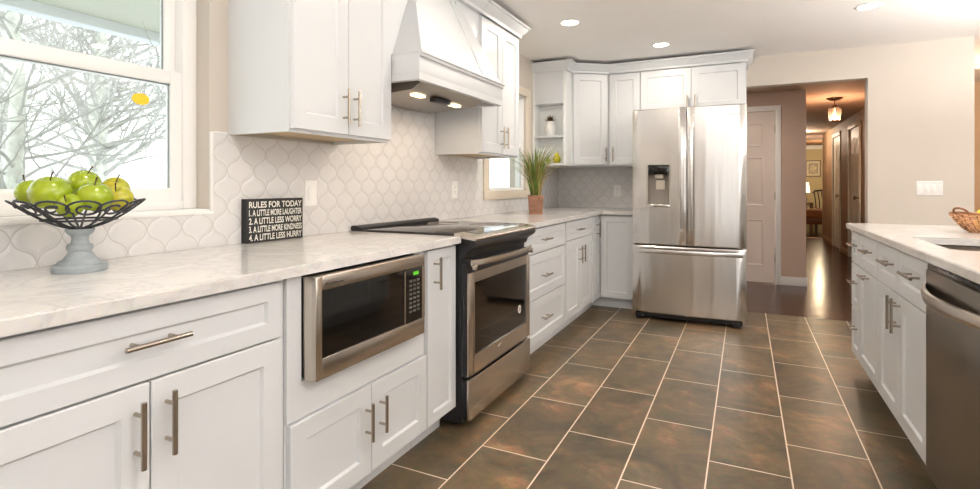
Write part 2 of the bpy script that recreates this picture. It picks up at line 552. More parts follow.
# back wall with the wide cased opening into the hall
OPX0, OPX1, OPZ = -0.35, 0.962, 2.085
b = B()
b.box(XW, OPX0, YB, YB + 0.12, 0, ZC)
b.box(OPX0, OPX1, YB, YB + 0.12, OPZ, ZC)
b.box(OPX1, 1.676, YB, YB + 0.12, 0, ZC)
struct(b.done('wall_back', M['wall'], origin=(0, YB, 1.2)))

# room behind the camera
b = B()
b.box(XW, 0.85, -2.9, -2.78, 0, ZC); b.box(0.85, 1.2, -2.9, -2.78, 2.3, ZC); b.box(1.2, 4.4, -2.9, -2.78, 0, ZC)  # tall slot added to put a bright streak on the refrigerator doors
struct(b.done('wall_rear', M['wall'], origin=(0, -2.8, 1.2)))
b = B()
b.box(4.4, 4.5, -2.9, 0.1, 0, ZC); b.box(4.4, 4.5, 3.1, 9.0, 0, ZC); b.box(4.4, 4.5, 0.1, 3.1, 0, 0.6); b.box(4.4, 4.5, 0.1, 3.1, 2.2, ZC)
struct(b.done('wall_right', M['wall'], origin=(4.4, 2, 1.2)))
M['dining_wall'] = simple('tan_dining_paint', (222, 190, 156), 0.75, var=0.02, scale=2)
slab('wall_dining', 1.676, 4.4, 8.0, 8.12, 0, ZC, M['dining_wall'])
slab('wall_dining_side', 1.64, 1.676, YB + 0.121, 8.12, 0, ZC, M['dining_wall'])
slab('ceiling_dining', 1.55, 4.4, YB + 0.121, 8.12, ZC, ZC + 0.06, M['ceil'])

# hall beyond the opening
ZH = 2.23
HX0, HX1 = 0.622, 1.5
slab('ceiling_hall', -0.9, HX1 + 0.03, YB + 0.121, 13.2, ZH, ZH + 0.06, M['hall_ceil'])
b = B()
DX0, DX1, DZ = -0.50, 0.312, 2.005   # hall door leaf
b.box(-0.9, DX0 - 0.01, 6.9, 7.02, 0, ZH); b.box(DX0 - 0.01, DX1 + 0.01, 6.9, 7.02, DZ + 0.01, ZH); b.box(DX1 + 0.01, HX0, 6.9, 7.02, 0, ZH)
struct(b.done('wall_hall_front', M['hall_wall'], origin=(0.4, 6.9, 1.1)))
slab('wall_hall_left', HX0 - 0.12, HX0, 7.021, 13.2, 0, ZH, M['hall_wall'])
slab('wall_hall_side', -1.0, -0.9, YB + 0.121, 7.02, 0, ZH, M['hall_wall'])
b = B()
b.box(HX1, HX1 + 0.12, YB + 0.121, 9.18, 0, ZH); b.box(HX1, HX1 + 0.12, 9.18, 10.02, 2.03, ZH)
b.box(HX1, HX1 + 0.12, 10.02, 10.92, 0, ZH); b.box(HX1, HX1 + 0.12, 10.92, 11.72, 2.03, ZH); b.box(HX1, HX1 + 0.12, 11.72, 13.2, 0, ZH)
struct(b.done('wall_hall_right', simple('dimmed_hall_paint', (156, 130, 104), 0.6, var=0.02, scale=2), origin=(HX1, 9, 1.1)))  # hall paint darkened here to put the dim light into its colour
# bedroom at the end of the hall
slab('wall_bedroom', -1.0, 4.0, 18.6, 18.7, 0, 2.36, M['far_wall'])
slab('wall_bedroom_right', 3.9, 4.0, 13.3, 18.6, 0, 2.36, M['far_wall'])
slab('wall_bedroom_left', -1.0, -0.9, 13.3, 18.6, 0, 2.36, M['far_wall'])
M['dim_ceil'] = simple('dimmed_ceiling_paint', (140, 100, 72), 0.8, var=0.04, scale=3)  # ceiling coloured brown to carry the dimness of the bedroom
slab('ceiling_bedroom', -1.0, 4.0, 13.3, 18.7, 2.36, 2.42, M['dim_ceil'])
b = B(); b.box(-1.0, HX0, 13.2, 13.3, 0, 2.42); b.box(HX0, HX1, 13.2, 13.3, 2.16, 2.42); b.box(HX1, 4.0, 13.2, 13.3, 0, 2.42)
struct(b.done('wall_hall_end', M['hall_wall'], origin=(1, 13.2, 1.1)))
struct(B().box(-0.9, 3.9, 18.54, 18.6, 2.24, 2.36, 0.015).done('trim_5', M['trim'], origin=(1.5, 18.57, 2.3)))

# threshold strip at the end of the hall, baseboards
struct(B().box(HX0, HX1, 13.22, 13.30, 0.0, 0.012).done('trim_6', simple('oak_threshold', (190, 140, 96), 0.3), origin=(1, 13.25, 0)))
b = B()
b.box(DX1 + 0.062, HX0 + 0.012, 6.884, 6.8995, 0, 0.10, 0.003); b.box(HX0, HX0 + 0.012, 6.90, 7.0, 0, 0.10, 0.003)
struct(b.done('baseboard_hall', M['trim'], origin=(0.5, 6.89, 0)))
b = B()
for y0, y1 in ((YB + 0.14, 9.11), (10.09, 10.85), (11.79, 13.19)):
    b.box(HX1 - 0.014, HX1 - 0.0005, y0, y1, 0, 0.09, 0.003)
struct(b.done('baseboard_hall_right', simple('tan_baseboard', (178, 146, 110), 0.4), origin=(HX1, 9, 0)))

# hall door, six panels, with casing and hinges
d1 = struct(B().box(DX0, DX1, 6.915, 6.95, 0.012, DZ).done('door_1', M['door_paint'], origin=(-0.1, 6.93, 1.0)))
fb = face_back(6.915)
w_ = DX1 - DX0
for (ua, ub) in ((0.11, 0.36), (0.45, 0.70)):
    for (va, vb) in ((0.20, 0.75), (0.90, 1.48), (1.60, 1.88)):
        b = B()
        u0, u1 = DX0 + ua, DX0 + ub
        def rc(i, n): return [fb(u0 + i, va + i, n), fb(u1 - i, va + i, n), fb(u1 - i, vb - i, n), fb(u0 + i, vb - i, n)]
        b.ring_skin([rc(0, -0.004), rc(0.0, 0.006), rc(0.014, 0.010), rc(0.026, 0.001), rc(0.045, 0.001), rc(0.065, 0.008)])
        b.done('door_panel', M['door_paint'], d1)
for z in (0.30, 1.02, 1.80):
    B().box(DX1 - 0.004, DX1 + 0.008, 6.905, 6.93, z - 0.045, z + 0.045, 0.003).done('hinge', simple('aged_brass_hinge', (150, 130, 105), 0.35, 1.0), d1)
b = B()
b.box(DX1 + 0.004, DX1 + 0.062, 6.880, 6.8995, 0, DZ + 0.045, 0.004); b.box(DX0 - 0.062, DX0 - 0.004, 6.880, 6.8995, 0, DZ + 0.045, 0.004)
b.box(DX0 - 0.062, DX1 + 0.062, 6.878, 6.8995, DZ + 0.005, DZ + 0.065, 0.004)
struct(b.done('trim_1', M['trim'], origin=(0, 6.89, 1)))

# two doors on the hall's right wall
fi = face_isl(HX1 + 0.004)
for idx, (y0, y1) in enumerate(((9.18, 10.02), (10.92, 11.72))):
    dd = B().box(HX1 + 0.004, HX1 + 0.039, y0 + 0.01, y1 - 0.01, 0.012, 2.02).done('door_%d' % (idx + 2), M['hall_door'], origin=(HX1 + 0.05, (y0 + y1) / 2, 1))
    struct(dd)
    for (ua, ub) in ((0.11, 0.36), (0.45, 0.70)):
        for (va, vb) in ((0.20, 0.75), (0.90, 1.48), (1.60, 1.88)):
            B().shaker(fi, y0 + ua + 0.02, y0 + ub, va, vb, t=0.006, rail=0.03, dep=0.004, bev=0.01, n0=0.0).done('door_panel', M['hall_door'], dd)
    kb = B().lathe([(0.0, 0), (0.012, 0.0), (0.012, 0.03), (0.03, 0.045), (0.032, 0.06), (0.02, 0.072), (0.0, 0.074)], (HX1 + 0.004, y0 + 0.08, 0.96), 16,
                   Matrix.Rotation(-PI / 2, 4, 'Y'))
    kb.done('door_knob', M['nickel'], dd)
    b = B()
    b.box(HX1 - 0.018, HX1 - 0.0005, y0 - 0.065, y0 - 0.001, 0, 2.09, 0.004); b.box(HX1 - 0.018, HX1 - 0.0005, y1 + 0.001, y1 + 0.065, 0, 2.09, 0.004)
    b.box(HX1 - 0.02, HX1 - 0.0005, y0 - 0.065, y1 + 0.065, 2.03, 2.095, 0.004)
    struct(b.done('trim_%d' % (idx + 2), M['hall_door'], origin=(HX1, y0, 1)))

# ---------------------------------------------------------------- window 1 (double hung, over the left worktop)
def double_hung(num, y0, y1, z0, z1, xo, zmeet, glass, fw=0.055, stile=0.045, bot=0.052, base=0.032):
    """frame front face at xo; lower sash inside, upper sash behind it"""
    b = B()
    xb = xo - 0.085
    b.box(xb, xo, y0, y0 + fw, z0, z1, 0.003); b.box(xb, xo, y1 - fw, y1, z0, z1, 0.003)
    b.box(xb, xo, y0 + fw, y1 - fw, z0, z0 + base, 0.003); b.box(xb, xo, y0 + fw, y1 - fw, z1 - fw, z1, 0.003)
    win = struct(b.done('window_%d' % num, M['vinyl'], origin=(xo, (y0 + y1) / 2, z0)))
    def sash(nm, za, zb, xf, bot, top, st):
        s_ = B()
        xa = xf - 0.032
        ya, yb = y0 + fw - 0.004, y1 - fw + 0.004
        s_.box(xa, xf, ya, ya + st, za, zb, 0.003); s_.box(xa, xf, yb - st, yb, za, zb, 0.003)
        s_.box(xa, xf, ya + st, yb - st, za, za + bot, 0.003); s_.box(xa, xf, ya + st, yb - st, zb - top, zb, 0.003)
        so = s_.done(nm, M['vinyl'], win)
        g_ = B().box(xa + 0.012, xa + 0.017, ya + st - 0.003, yb - st + 0.003, za + bot - 0.003, zb - top + 0.003)
        g_.done('glass_pane', glass, so)
        k = B()
        e = 0.004
        k.box(xf - 0.014, xf - 0.010, ya + st, ya + st + e, za + bot, zb - top); k.box(xf - 0.014, xf - 0.010, yb - st - e, yb - st, za + bot, zb - top)
        k.box(xf - 0.014, xf - 0.010, ya + st, yb - st, zb - top - e, zb - top)
        k.done('glazing_gasket', M['gasket'], so)
    sash('lower_sash', z0 + base - 0.004, zmeet, xo - 0.012, bot, 0.050, stile)
    sash('upper_sash', zmeet - 0.05, z1 - fw + 0.004, xo - 0.050, 0.045, 0.045, stile)
    return win


M['gasket'] = simple('grey_gasket', (140, 150, 150), 0.6)
M['pane'] = thin_glass('window_pane', (0.97, 0.99, 0.98, 1))
w1 = double_hung(1, W1[0], W1[1], 1.058, W1[3], -1.945, 1.583, M['pane'])
B().box(-1.944, XW + 0.004, W1[0], W1[1], 1.0455, 1.058, 0.002).done('sill', M['vinyl'], w1)
w2 = double_hung(2, W2[0], W2[1], W2[2], W2[3], -1.89, 1.55, M['pane'], 0.018, 0.020, 0.018, 0.014)
b = B()
b.box(XW + 0.0005, XW + 0.016, W2[0] - 0.10, W2[0] + 0.004, 1.03, 2.05, 0.003); b.box(XW + 0.0005, XW + 0.016, W2[1] - 0.004, W2[1] + 0.09, 1.03, 2.05, 0.003)
b.box(XW + 0.0005, XW + 0.018, W2[0] - 0.10, W2[1] + 0.07, 1.985, 2.06, 0.003); b.box(XW + 0.0005, XW + 0.022, W2[0] - 0.10, W2[1] + 0.09, 1.03, 1.10, 0.003)
b.done('casing', simple('cream_casing', (226, 214, 196), 0.45, var=0.01), w2)

# yellow oval sticker on the lower pane of the first window
def ellipse(F, cu, cv, ru, rv, n=28): return [F(cu + ru * math.cos(2 * PI * k / n), cv + rv * math.sin(2 * PI * k / n), 0) for k in range(n)]
XG = -1.945 - 0.012 - 0.032 + 0.017
b = B(); Fg = face_left(XG)
r0 = ellipse(Fg, 1.155, 1.462, 0.031, 0.021); r1 = [p + Vector((0.0012, 0, 0)) for p in r0]
b.ring_skin([r0, r1])
tag(b.done('window_sticker', simple('yellow_vinyl', (252, 206, 40), 0.4, var=0.08, scale=90), origin=(XG, 1.155, 1.46)),
    'yellow oval sticker on the lower pane of the left kitchen window', 'sticker')

# ---------------------------------------------------------------- backsplash tile
TX = XW + 0.009
b = B()
E0 = 0.0005
UB = 1.352
b.box(XW + E0, TX, 0.30, W1[1], ZT, 1.045)
b.box(XW + E0, TX, W1[1], 2.05, ZT, UB); b.box(XW + E0, TX, 2.05, 2.985, ZT, 1.72); b.box(XW + E0, TX, 2.985, W2[0] - 0.105, ZT, UB)
b.box(XW + E0, TX, W2[0] - 0.105, W2[1] + 0.075, ZT, 1.028); b.box(XW + E0, TX, W2[1] + 0.075, YB - 0.001, ZT, 1.335)
b.box(TX, -0.885, YB - 0.009, YB - E0, ZT, 1.335)
struct(b.done('backsplash', M['tile'], origin=(XW, 2, 1.1)))
b = B()
b.box(XW + E0, TX + 0.003, W1[1] - 0.001, W1[1] + 0.009, 1.046, 1.358, 0.002); b.box(XW + E0, TX + 0.003, W1[1] + 0.009, 1.424, 1.352, 1.360, 0.002)
b.box(XW + E0, TX + 0.004, W1[0], W1[1] + 0.009, 1.038, 1.049, 0.002)
struct(b.done('trim_4', M['trim'], origin=(XW, 1.3, 1.2)))

# ================================================================ LEFT RUN: base cabinets
FL = face_left(XF)
CT = ZT - 0.032     # underside of worktop
def carcass(parent, y0, y1, name='carcass', x1=XF, zb=0.10, kick=0.07):
    b = B()
    b.box(XW + 0.012, x1, y0 + 0.0012, y1 - 0.0012, zb, CT - 0.001)
    b.box(XW + 0.012, x1 - kick, y0 + 0.0012, y1 - 0.0012, 0.0, zb)
    return b.done(name, M['paint'], parent)


DT = CT - 0.010     # top of drawer fronts
c = thing('base_cabinet', 'wide white base cabinet under the apple bowl, one drawer above two doors', 'cabinet', (-1.55, 0.74, 0))
carcass(c, 0.34, 1.138)
front('drawer', FL, 0.36, 1.114, 0.705, DT, c, (0.74, 0.795, 0.148, False))
front('door', FL, 0.36, 0.737, 0.115, 0.703, c, (0.703, 0.597, 0.148, True))
front('door', FL, 0.737, 1.114, 0.115, 0.703, c, (0.773, 0.600, 0.148, True))

c = thing('base_cabinet', 'white base cabinet with a microwave recess above two low doors', 'cabinet', (-1.55, 1.51, 0))
MY0, MY1, MZ0, MZ1 = 1.200, 1.802, 0.549, 0.868
b = B()
b.box(XW + 0.012, XF, 1.1392, 1.898, 0.10, 0.535); b.box(XW + 0.012, XF - 0.07, 1.1392, 1.898, 0, 0.10)
b.box(XW + 0.012, XF, 1.1392, 1.19, 0.535, CT - 0.001); b.box(XW + 0.012, XF, 1.81, 1.898, 0.535, CT - 0.001)
b.box(XW + 0.012, XW + 0.03, 1.19, 1.81, 0.535, CT - 0.001)
b.done('carcass', M['paint'], c)
b = B()
b.box(XF, XF + 0.012, 1.1392, MY0 - 0.004, 0.432, CT - 0.001); b.box(XF, XF + 0.012, MY1 + 0.004, 1.872, 0.432, CT - 0.001)
b.box(XF, XF + 0.012, MY0 - 0.004, MY1 + 0.004, 0.432, MZ0 - 0.004)
b.done('microwave_surround', M['paint'], c)
front('door', FL, 1.145, 1.525, 0.105, 0.428, c, (1.492, 0.305, 0.135, True))
front('door', FL, 1.525, 1.893, 0.105, 0.428, c, (1.572, 0.305, 0.135, True))

c = thing('base_cabinet', 'narrow one-door white base cabinet between the microwave and the range', 'cabinet', (-1.55, 2.01, 0))
carcass(c, 1.900, 2.143)
front('door', FL, 1.898, 2.143, 0.108, DT, c, (1.955, 0.765, 0.14, True), rail=0.045)

c = thing('base_cabinet', 'white base cabinet of three drawers right of the range', 'cabinet', (-1.55, 3.36, 0))
carcass(c, 2.935, 3.818)
front('drawer', FL, 2.938, 3.81, 0.705, DT, c, (3.35, 0.785, 0.148, False))
front('drawer', FL, 2.938, 3.81, 0.408, 0.702, c, (3.35, 0.545, 0.148, False))
front('drawer', FL, 2.938, 3.81, 0.112, 0.405, c, (3.35, 0.262, 0.148, False))

c = thing('base_cabinet', 'white base cabinet with one drawer over two doors, below the potted grass', 'cabinet', (-1.55, 4.2, 0))
carcass(c, 3.820, 4.598)
front('drawer', FL, 3.83, 4.59, 0.72, DT, c, (4.16, 0.79, 0.148, False))
front('door', FL, 3.83, 4.205, 0.112, 0.717, c, (4.165, 0.585, 0.14, True))
front('door', FL, 4.205, 4.59, 0.112, 0.717, c, (4.245, 0.585, 0.14, True))

YBC = 4.88   # back run carcass front
c = thing('corner_base_cabinet', 'white corner base cabinet with folding doors, left of the refrigerator', 'cabinet', (-1.55, 5.1, 0))
b = B()
b.box(XW + 0.012, XF, 4.6012, YB - 0.012, 0.10, CT - 0.001); b.box(XF, -0.900, YBC, YB - 0.012, 0.10, CT - 0.001)
b.box(XW + 0.012, XF - 0.07, 4.6012, YB - 0.012, 0, 0.10); b.box(XF - 0.07, -0.900, YBC + 0.06, YB - 0.012, 0, 0.10)
b.done('carcass', M['paint'], c)
front('door', FL, 4.612, 4.858, 0.10, DT, c, (4.735, 0.745, 0.14, True), rail=0.055)
front('door', face_back(YBC), XF + 0.024, -0.915, 0.10, DT, c, None, rail=0.055)

# worktops
def worktop(name, outline, label, hole=None, z0=CT, z1=ZT):
    b = B()
    mp_ = lambda u, v, w: Vector((u, v, w))
    b.prism(outline, mp_, z0, z1)
    bmesh.ops.recalc_face_normals(b.bm, faces=b.bm.faces)
    es = [e for e in b.bm.edges if abs(e.verts[0].co.z - e.verts[1].co.z) < 1e-5 and e.verts[0].co.z > (z0 + z1) / 2]
    bmesh.ops.bevel(b.bm, geom=es, offset=0.004, segments=2, affect='EDGES')
    cx_ = sum(p[0] for p in outline) / len(outline); cy_ = sum(p[1] for p in outline) / len(outline)
    return tag(b.done(name, M['quartz'], origin=(cx_, cy_, z0)), label, 'worktop')


XE = -1.195
YE = 4.835
worktop('worktop', [(XW + 0.0095, 0.30), (XE, 0.30), (XE, 2.147), (XW + 0.0095, 2.147)], 'pale quartz worktop on the left, carrying the apple bowl and the sign')
worktop('worktop', [(XW + 0.0095, 2.933), (XE, 2.933), (XE, YE), (-0.897, YE), (-0.897, YB - 0.0095), (XW + 0.0095, YB - 0.0095)],
        'L-shaped pale quartz worktop between range and refrigerator, under the potted grass')

# ================================================================ microwave
mw = thing('microwave', 'stainless built-in microwave with black glass door under the left worktop', 'microwave', (-1.5, 1.5, MZ0))
XM = -1.172
B().box(-1.80, XF + 0.0125, MY0 + 0.006, MY1 - 0.006, MZ0 + 0.004, MZ1 - 0.004).done('body', M['charcoal'], mw)
b = B()
FM = face_left(0)
def plate(b, x0, x1, y0, y1, z0, z1, hy0, hy1, hz0, hz1):
    """plate with a rectangular hole"""
    b.box(x0, x1, y0, hy0, z0, z1, 0.004); b.box(x0, x1, hy1, y1, z0, z1, 0.004)
    b.box(x0, x1, hy0, hy1, z0, hz0); b.box(x0, x1, hy0, hy1, hz1, z1)
GY0, GY1, GZ0, GZ1 = 1.228, 1.662, 0.614, 0.818
b.box(XF + 0.013, XM, MY0, GY0, MZ0, MZ1, 0.004)
b.box(XF + 0.024, XM, GY1, 1.668, GZ0, GZ1); b.box(XF + 0.013, XM, GY0, MY1, MZ0, GZ0, 0.003); b.box(XF + 0.024, XM, GY0, MY1, GZ1 + 0.006, MZ1, 0.003)
b.box(XF + 0.024, XM, 1.782, MY1, GZ0, GZ1 + 0.006)
b.done('steel_frame', M['steel_y'], mw)
B().box(XF + 0.024, XM - 0.004, GY0, GY1, GZ0, GZ1 + 0.006).done('door_glass', M['black_glass'], mw)
cp = B().box(XF + 0.024, XM - 0.002, 1.668, 1.782, GZ0, GZ1 + 0.006).done('control_panel', M['black_glass'], mw)
B().box(XM - 0.002, XM + 0.0005, 1.722, 1.756, 0.795, 0.808).done('clock_display', emis('green_display', (80, 170, 30), 0.4), cp)
b = B()
for r in range(8):
    for k in range(3):
        y = 1.695 + k * 0.026; z = 0.770 - r * 0.017
        b.box(XM - 0.002, XM + 0.0004, y, y + 0.016, z, z + 0.008)
b.done('key_legend', simple('grey_key_print', (92, 92, 88), 0.5), cp)
b = B()
for k in range(9): b.box(XM - 0.001, XM + 0.0006, 1.243 + k * 0.009, 1.243 + k * 0.009 + 0.006, 0.838, 0.842 + 0.003 * (k in (0, 3, 4)))
b.done('maker_mark', M['charcoal'], mw)

# ================================================================ range
SY0, SY1 = 2.150, 2.930
rg = thing('range', 'stainless slide-in electric range with black glass top between the worktops', 'stove', (-1.5, 2.54, 0))
XD = -1.158
b = B()
b.box(-1.855, -1.195, SY0 + 0.003, SY1 - 0.003, 0.03, 0.912)
for y in (SY0 + 0.06, SY1 - 0.06):
    b.cyl((-1.26, y, 0), (-1.26, y, 0.03), 0.018); b.cyl((-1.78, y, 0), (-1.78, y, 0.03), 0.018)
b.done('body', M['black'], rg)
B().box(-1.795, -1.235, SY0, SY1, 0.912, 0.920, 0.002).done('cooktop', M['cooktop_glass'], rg)
for cy, cx, r in ((2.35, -1.64, 0.075), (2.73, -1.64, 0.095), (2.35, -1.38, 0.105), (2.73, -1.38, 0.075)):
    b = B(); b.tube([(cx + r * math.cos(2 * PI * k / 48), cy + r * math.sin(2 * PI * k / 48), 0.9202) for k in range(48)], 0.0009, 4, closed=True)
    b.done('burner_ring', M['grey_plastic'], rg)
b = B()
prof = [(-1.857, 0.912), (-1.797, 0.912), (-1.797, 0.925), (-1.804, 0.932), (-1.828, 0.938), (-1.850, 0.937), (-1.857, 0.930)]
b.prism(prof, lambda u, v, w: Vector((u, w, v)), SY0, SY1)
b.done('rear_vent_trim', M['black'], rg)
# sloping front control panel
b = B()
prof = [(-1.235, 0.905), (-1.235, 0.922), (-1.142, 0.912), (-1.124, 0.906), (-1.120, 0.898), (-1.124, 0.890)]
b.prism(prof, lambda u, v, w: Vector((u, w, v)), SY0, SY1)
ctl = b.done('control_panel', M['steel_y'], rg)
b = B()
prof = [(-1.20, 0.904), (-1.1245, 0.8895), (-1.122, 0.876), (-1.130, 0.862), (-1.172, 0.836), (-1.180, 0.81), (-1.20, 0.80)]
b.prism(prof, lambda u, v, w: Vector((u, w, v)), SY0 + 0.002, SY1 - 0.002)
b.done('front_fascia', M['black'], rg)
sl = math.atan2(0.012, 0.107)
Mx = Matrix.Translation((-1.180, 0, 0.9163)) @ Matrix.Rotation(sl, 4, 'Y')
B().box(-0.052, 0.026, SY0 + 0.10, SY1 - 0.03, 0.0, 0.0012, mat=Mx).done('control_glass', M['black_glass'], ctl)
B().box(-0.018, 0.018, SY0 + 0.30, SY1 - 0.17, 0.0012, 0.002, mat=Mx).done('display', simple('pale_display', (214, 226, 224), 0.15, var=0.06, scale=30), ctl)
# oven door
b = B()
OY0, OY1 = SY0 + 0.004, SY1 - 0.004
WY0, WY1, WZ0, WZ1 = 2.208, 2.872, 0.335, 0.686
plate(b, XD - 0.010, XD, OY0, OY1, 0.252, 0.736, WY0, WY1, WZ0, WZ1)
od = b.done('oven_door', M['steel_y'], rg)
B().box(-1.193, XD - 0.0105, OY0, OY1, 0.252, 0.778).done('door_core', M['black'], od)
B().box(XD - 0.0100, XD - 0.004, WY0, WY1, WZ0, WZ1).done('oven_window', M['oven_glass'], od)
b = B()
for (y0, y1, z0, z1) in ((WY0, WY0 + 0.006, WZ0, WZ1), (WY1 - 0.006, WY1, WZ0, WZ1), (WY0, WY1, WZ0, WZ0 + 0.006)):
    b.box(XD - 0.004, XD + 0.001, y0, y1, z0, z1)
b.done('window_bezel', M['chrome'], od)
b = B()
pts = []
for k in range(17):
    t = k / 16; pts.append((XD + 0.010 + 0.042 * math.sin(PI * t) ** 0.5, OY0 + 0.012 + (OY1 - OY0 - 0.024) * t, 0.784))
rings = []
for p in pts:
    x, y, z = p
    rings.append([Vector((x + dx, y, z + dz)) for dx, dz in ((-0.006, -0.014), (0.003, -0.014), (0.006, 0), (0.003, 0.014), (-0.006, 0.014))])
b.ring_skin(rings)
b.box(XD - 0.002, XD + 0.03, OY0 + 0.022, OY0 + 0.036, 0.750, 0.776, 0.003); b.box(XD - 0.002, XD + 0.03, OY1 - 0.036, OY1 - 0.022, 0.750, 0.776, 0.003)
b.done('door_handle', M['steel_y'], od)
Fo = face_left(XD)
b = B(); r0 = ellipse(Fo, 2.77, 0.44, 0.017, 0.023)
b.ring_skin([[p + Vector((-0.005, 0, 0)) for p in r0], [p + Vector((0.0006, 0, 0)) for p in r0]])
st = b.done('round_sticker', simple('pale_sticker', (214, 205, 196), 0.4), od)
b = B()
for k in range(3): b.box(XD, XD + 0.0012, 2.762 + k * 0.005, 2.765 + k * 0.005, 0.427 + 0.004 * k, 0.452 - 0.003 * k)
b.done('sticker_print', M['charcoal'], od)
b = B()
for k in range(4): b.box(XD, XD + 0.0014, 2.487 + k * 0.011, 2.495 + k * 0.011, 0.298, 0.304 + 0.004 * (k % 2))
b.tube([(XD + 0.001, 2.508 + 0.026 * math.cos(a), 0.305 + 0.012 * math.sin(a)) for a in [PI * (0.1 + 0.85 * i / 14) for i in range(15)]], 0.0014, 6)
b.done('maker_badge', M['chrome'], od)
# storage drawer
b = B(); b.box(XD - 0.012, XD + 0.002, OY0, OY1, 0.045, 0.236, 0.004)
sd_ = b.done('storage_drawer', M['steel_y'], rg)
B().box(-1.193, XD - 0.0125, OY0, OY1, 0.05, 0.234).done('drawer_core', M['black'], sd_)

# ================================================================ upper cabinets on the left wall
XU = -1.535
FU = face_left(XU)
def crown(b, path, zb, h=0.085, out=0.064):
    """crown profile swept along an XY path; outward is to the right of travel"""
    prof = [(0.0, 0.0), (0.012, 0.0), (0.014, 0.018), (0.034, 0.040), (0.050, 0.060), (0.054, 0.066), (out, 0.068), (out, h), (0.0, h)]
    rings = []
    n = len(path)
    for i, p in enumerate(path):
        p = Vector((p[0], p[1]))
        nrm = []
        if i > 0:
            d = (p - Vector(path[i - 1][:2])).normalized(); nrm.append(Vector((d.y, -d.x)))
        if i < n - 1:
            d = (Vector(path[i + 1][:2]) - p).normalized(); nrm.append(Vector((d.y, -d.x)))
        m_ = sum(nrm, Vector((0, 0)))
        m_ = m_ / m_.length
        k = 1.0 / max(0.3, m_.dot(nrm[0]))
        rings.append([Vector((p.x + m_.x * o * k, p.y + m_.y * o * k, zb + z)) for o, z in prof])
    b.ring_skin(rings)
    return b


CRZ = 2.245


# ================================================================ range hood
HB0, HB1 = 1.645, 1.765
XH = -1.365
HY0, HY1 = 2.052, 2.985
hood = thing('range_hood', 'white wood tapered range hood with steel lights above the range', 'range hood', (-1.6, 2.507, HB0))
b = B()
b.box(XW + 0.001, XH - 0.0, HY0, HY1, HB0 + 0.03, HB1, 0.002)
b.box(XW + 0.001, XW + 0.02, HY0, HY1, HB0 + 0.01, HB0 + 0.03)
b.box(XH - 0.03, XH, HY0, HY1, HB0, HB0 + 0.032); b.box(XW + 0.02, XH - 0.03, HY0, HY0 + 0.03, HB0, HB0 + 0.032); b.box(XW + 0.02, XH - 0.03, HY1 - 0.03, HY1, HB0, HB0 + 0.032)
b.done('apron', M['paint'], hood)
b = B()
def mould(e, z0, z1):
    b.box(XH, XH + e, HY0 - 0.0, HY1 + 0.0, z0, z1, 0.002)
mould(0.010, HB1 - 0.012, HB1 + 0.004); mould(0.018, HB1 + 0.003, HB1 + 0.014)
b.box(XW + 0.001, XH, HY0, HY1, HB1, HB1 + 0.012)
b.done('cap_moulding', M['paint'], hood)
Z1, Z2 = HB1 + 0.012, ZC - 0.002
kx, ky = 0.40, 0.42
rise = Z2 - Z1
q0 = [(XW + 0.001, 2.075), (-1.375, 2.075), (-1.375, 2.955), (XW + 0.001, 2.955)]
q1 = [(XW + 0.001, 2.075 + ky * rise), (-1.375 - kx * rise, 2.075 + ky * rise), (-1.375 - kx * rise, 2.955 - ky * rise), (XW + 0.001, 2.955 - ky * rise)]
b = B(); b.ring_skin([[Vector((x, y, Z1)) for x, y in q0], [Vector((x, y, Z2)) for x, y in q1]])
b.done('tapered_chimney', M['paint'], hood)
# battens along the sloping front
def onfront(s_, t_, n_=0.0):
    """s 0..1 across, t 0..1 up the slope"""
    z = Z1 + rise * t_
    ya = 2.075 + ky * rise * t_; yb = 2.955 - ky * rise * t_
    return Vector((-1.375 - kx * rise * t_ + n_, ya + (yb - ya) * s_, z + n_ * kx))
b = B()
for (sa, sb) in ((0.0, 0.20), (0.76, 1.0)):
    b = B(); rings = []
    for t_ in (0.0, 0.5, 0.998):
        rings.append([onfront(sa, t_, -0.001), onfront(sb, t_, -0.001), onfront(sb, t_, 0.008), onfront(sa, t_, 0.008)])
    b.ring_skin(rings)
    b.done('edge_batten', M['paint'], hood)
for nm_y0, nm_y1 in ((2.0475, 2.33), (2.70, 2.9885)):
    B().box(XW + 0.001, XU + 0.0, nm_y0, nm_y1, HB1 + 0.013, CRZ + 0.01).done('side_filler', M['paint'], hood)
    b = B(); crown(b, [(XU + 0.02, nm_y0), (XU + 0.02, nm_y1)], CRZ); b.box(XW + 0.001, XU + 0.021, nm_y0, nm_y1, CRZ + 0.002, CRZ + 0.084)
    b.done('crown_moulding', M['paint'], hood)
# steel insert with two lamps
ins = B()
prof = [(XW + 0.03, HB0 + 0.028), (XH - 0.05, HB0 + 0.028), (XH - 0.05, HB0 + 0.012), (XH - 0.11, HB0 - 0.022), (-1.80, HB0 - 0.045), (XW + 0.03, HB0 - 0.03)]
ins.prism(prof, lambda u, v, w: Vector((u, w, v)), HY0 + 0.10, HY1 - 0.17)
ins_o = ins.done('steel_insert', M['steel_dark'], hood)
M['lamp_on'] = emis('lamp_glow', (255, 226, 178), 2.2)
for y in (2.28, 2.66):
    B().box(-1.545, -1.505, y - 0.045, y + 0.045, HB0 - 0.038, HB0 - 0.024, 0.003).done('hood_lamp', M['lamp_on'], ins_o)
B().box(-1.53, -1.485, 2.40, 2.55, HB0 - 0.046, HB0 - 0.022, 0.003).done('switch_strip', M['black'], ins_o)
for i, y in enumerate((2.28, 2.66)):
    area('hood_lamp_light', (-1.53, y, HB0 - 0.05), (0, 0, 0), 0.025, 0.08, 0.9, (1.0, 0.78, 0.56))

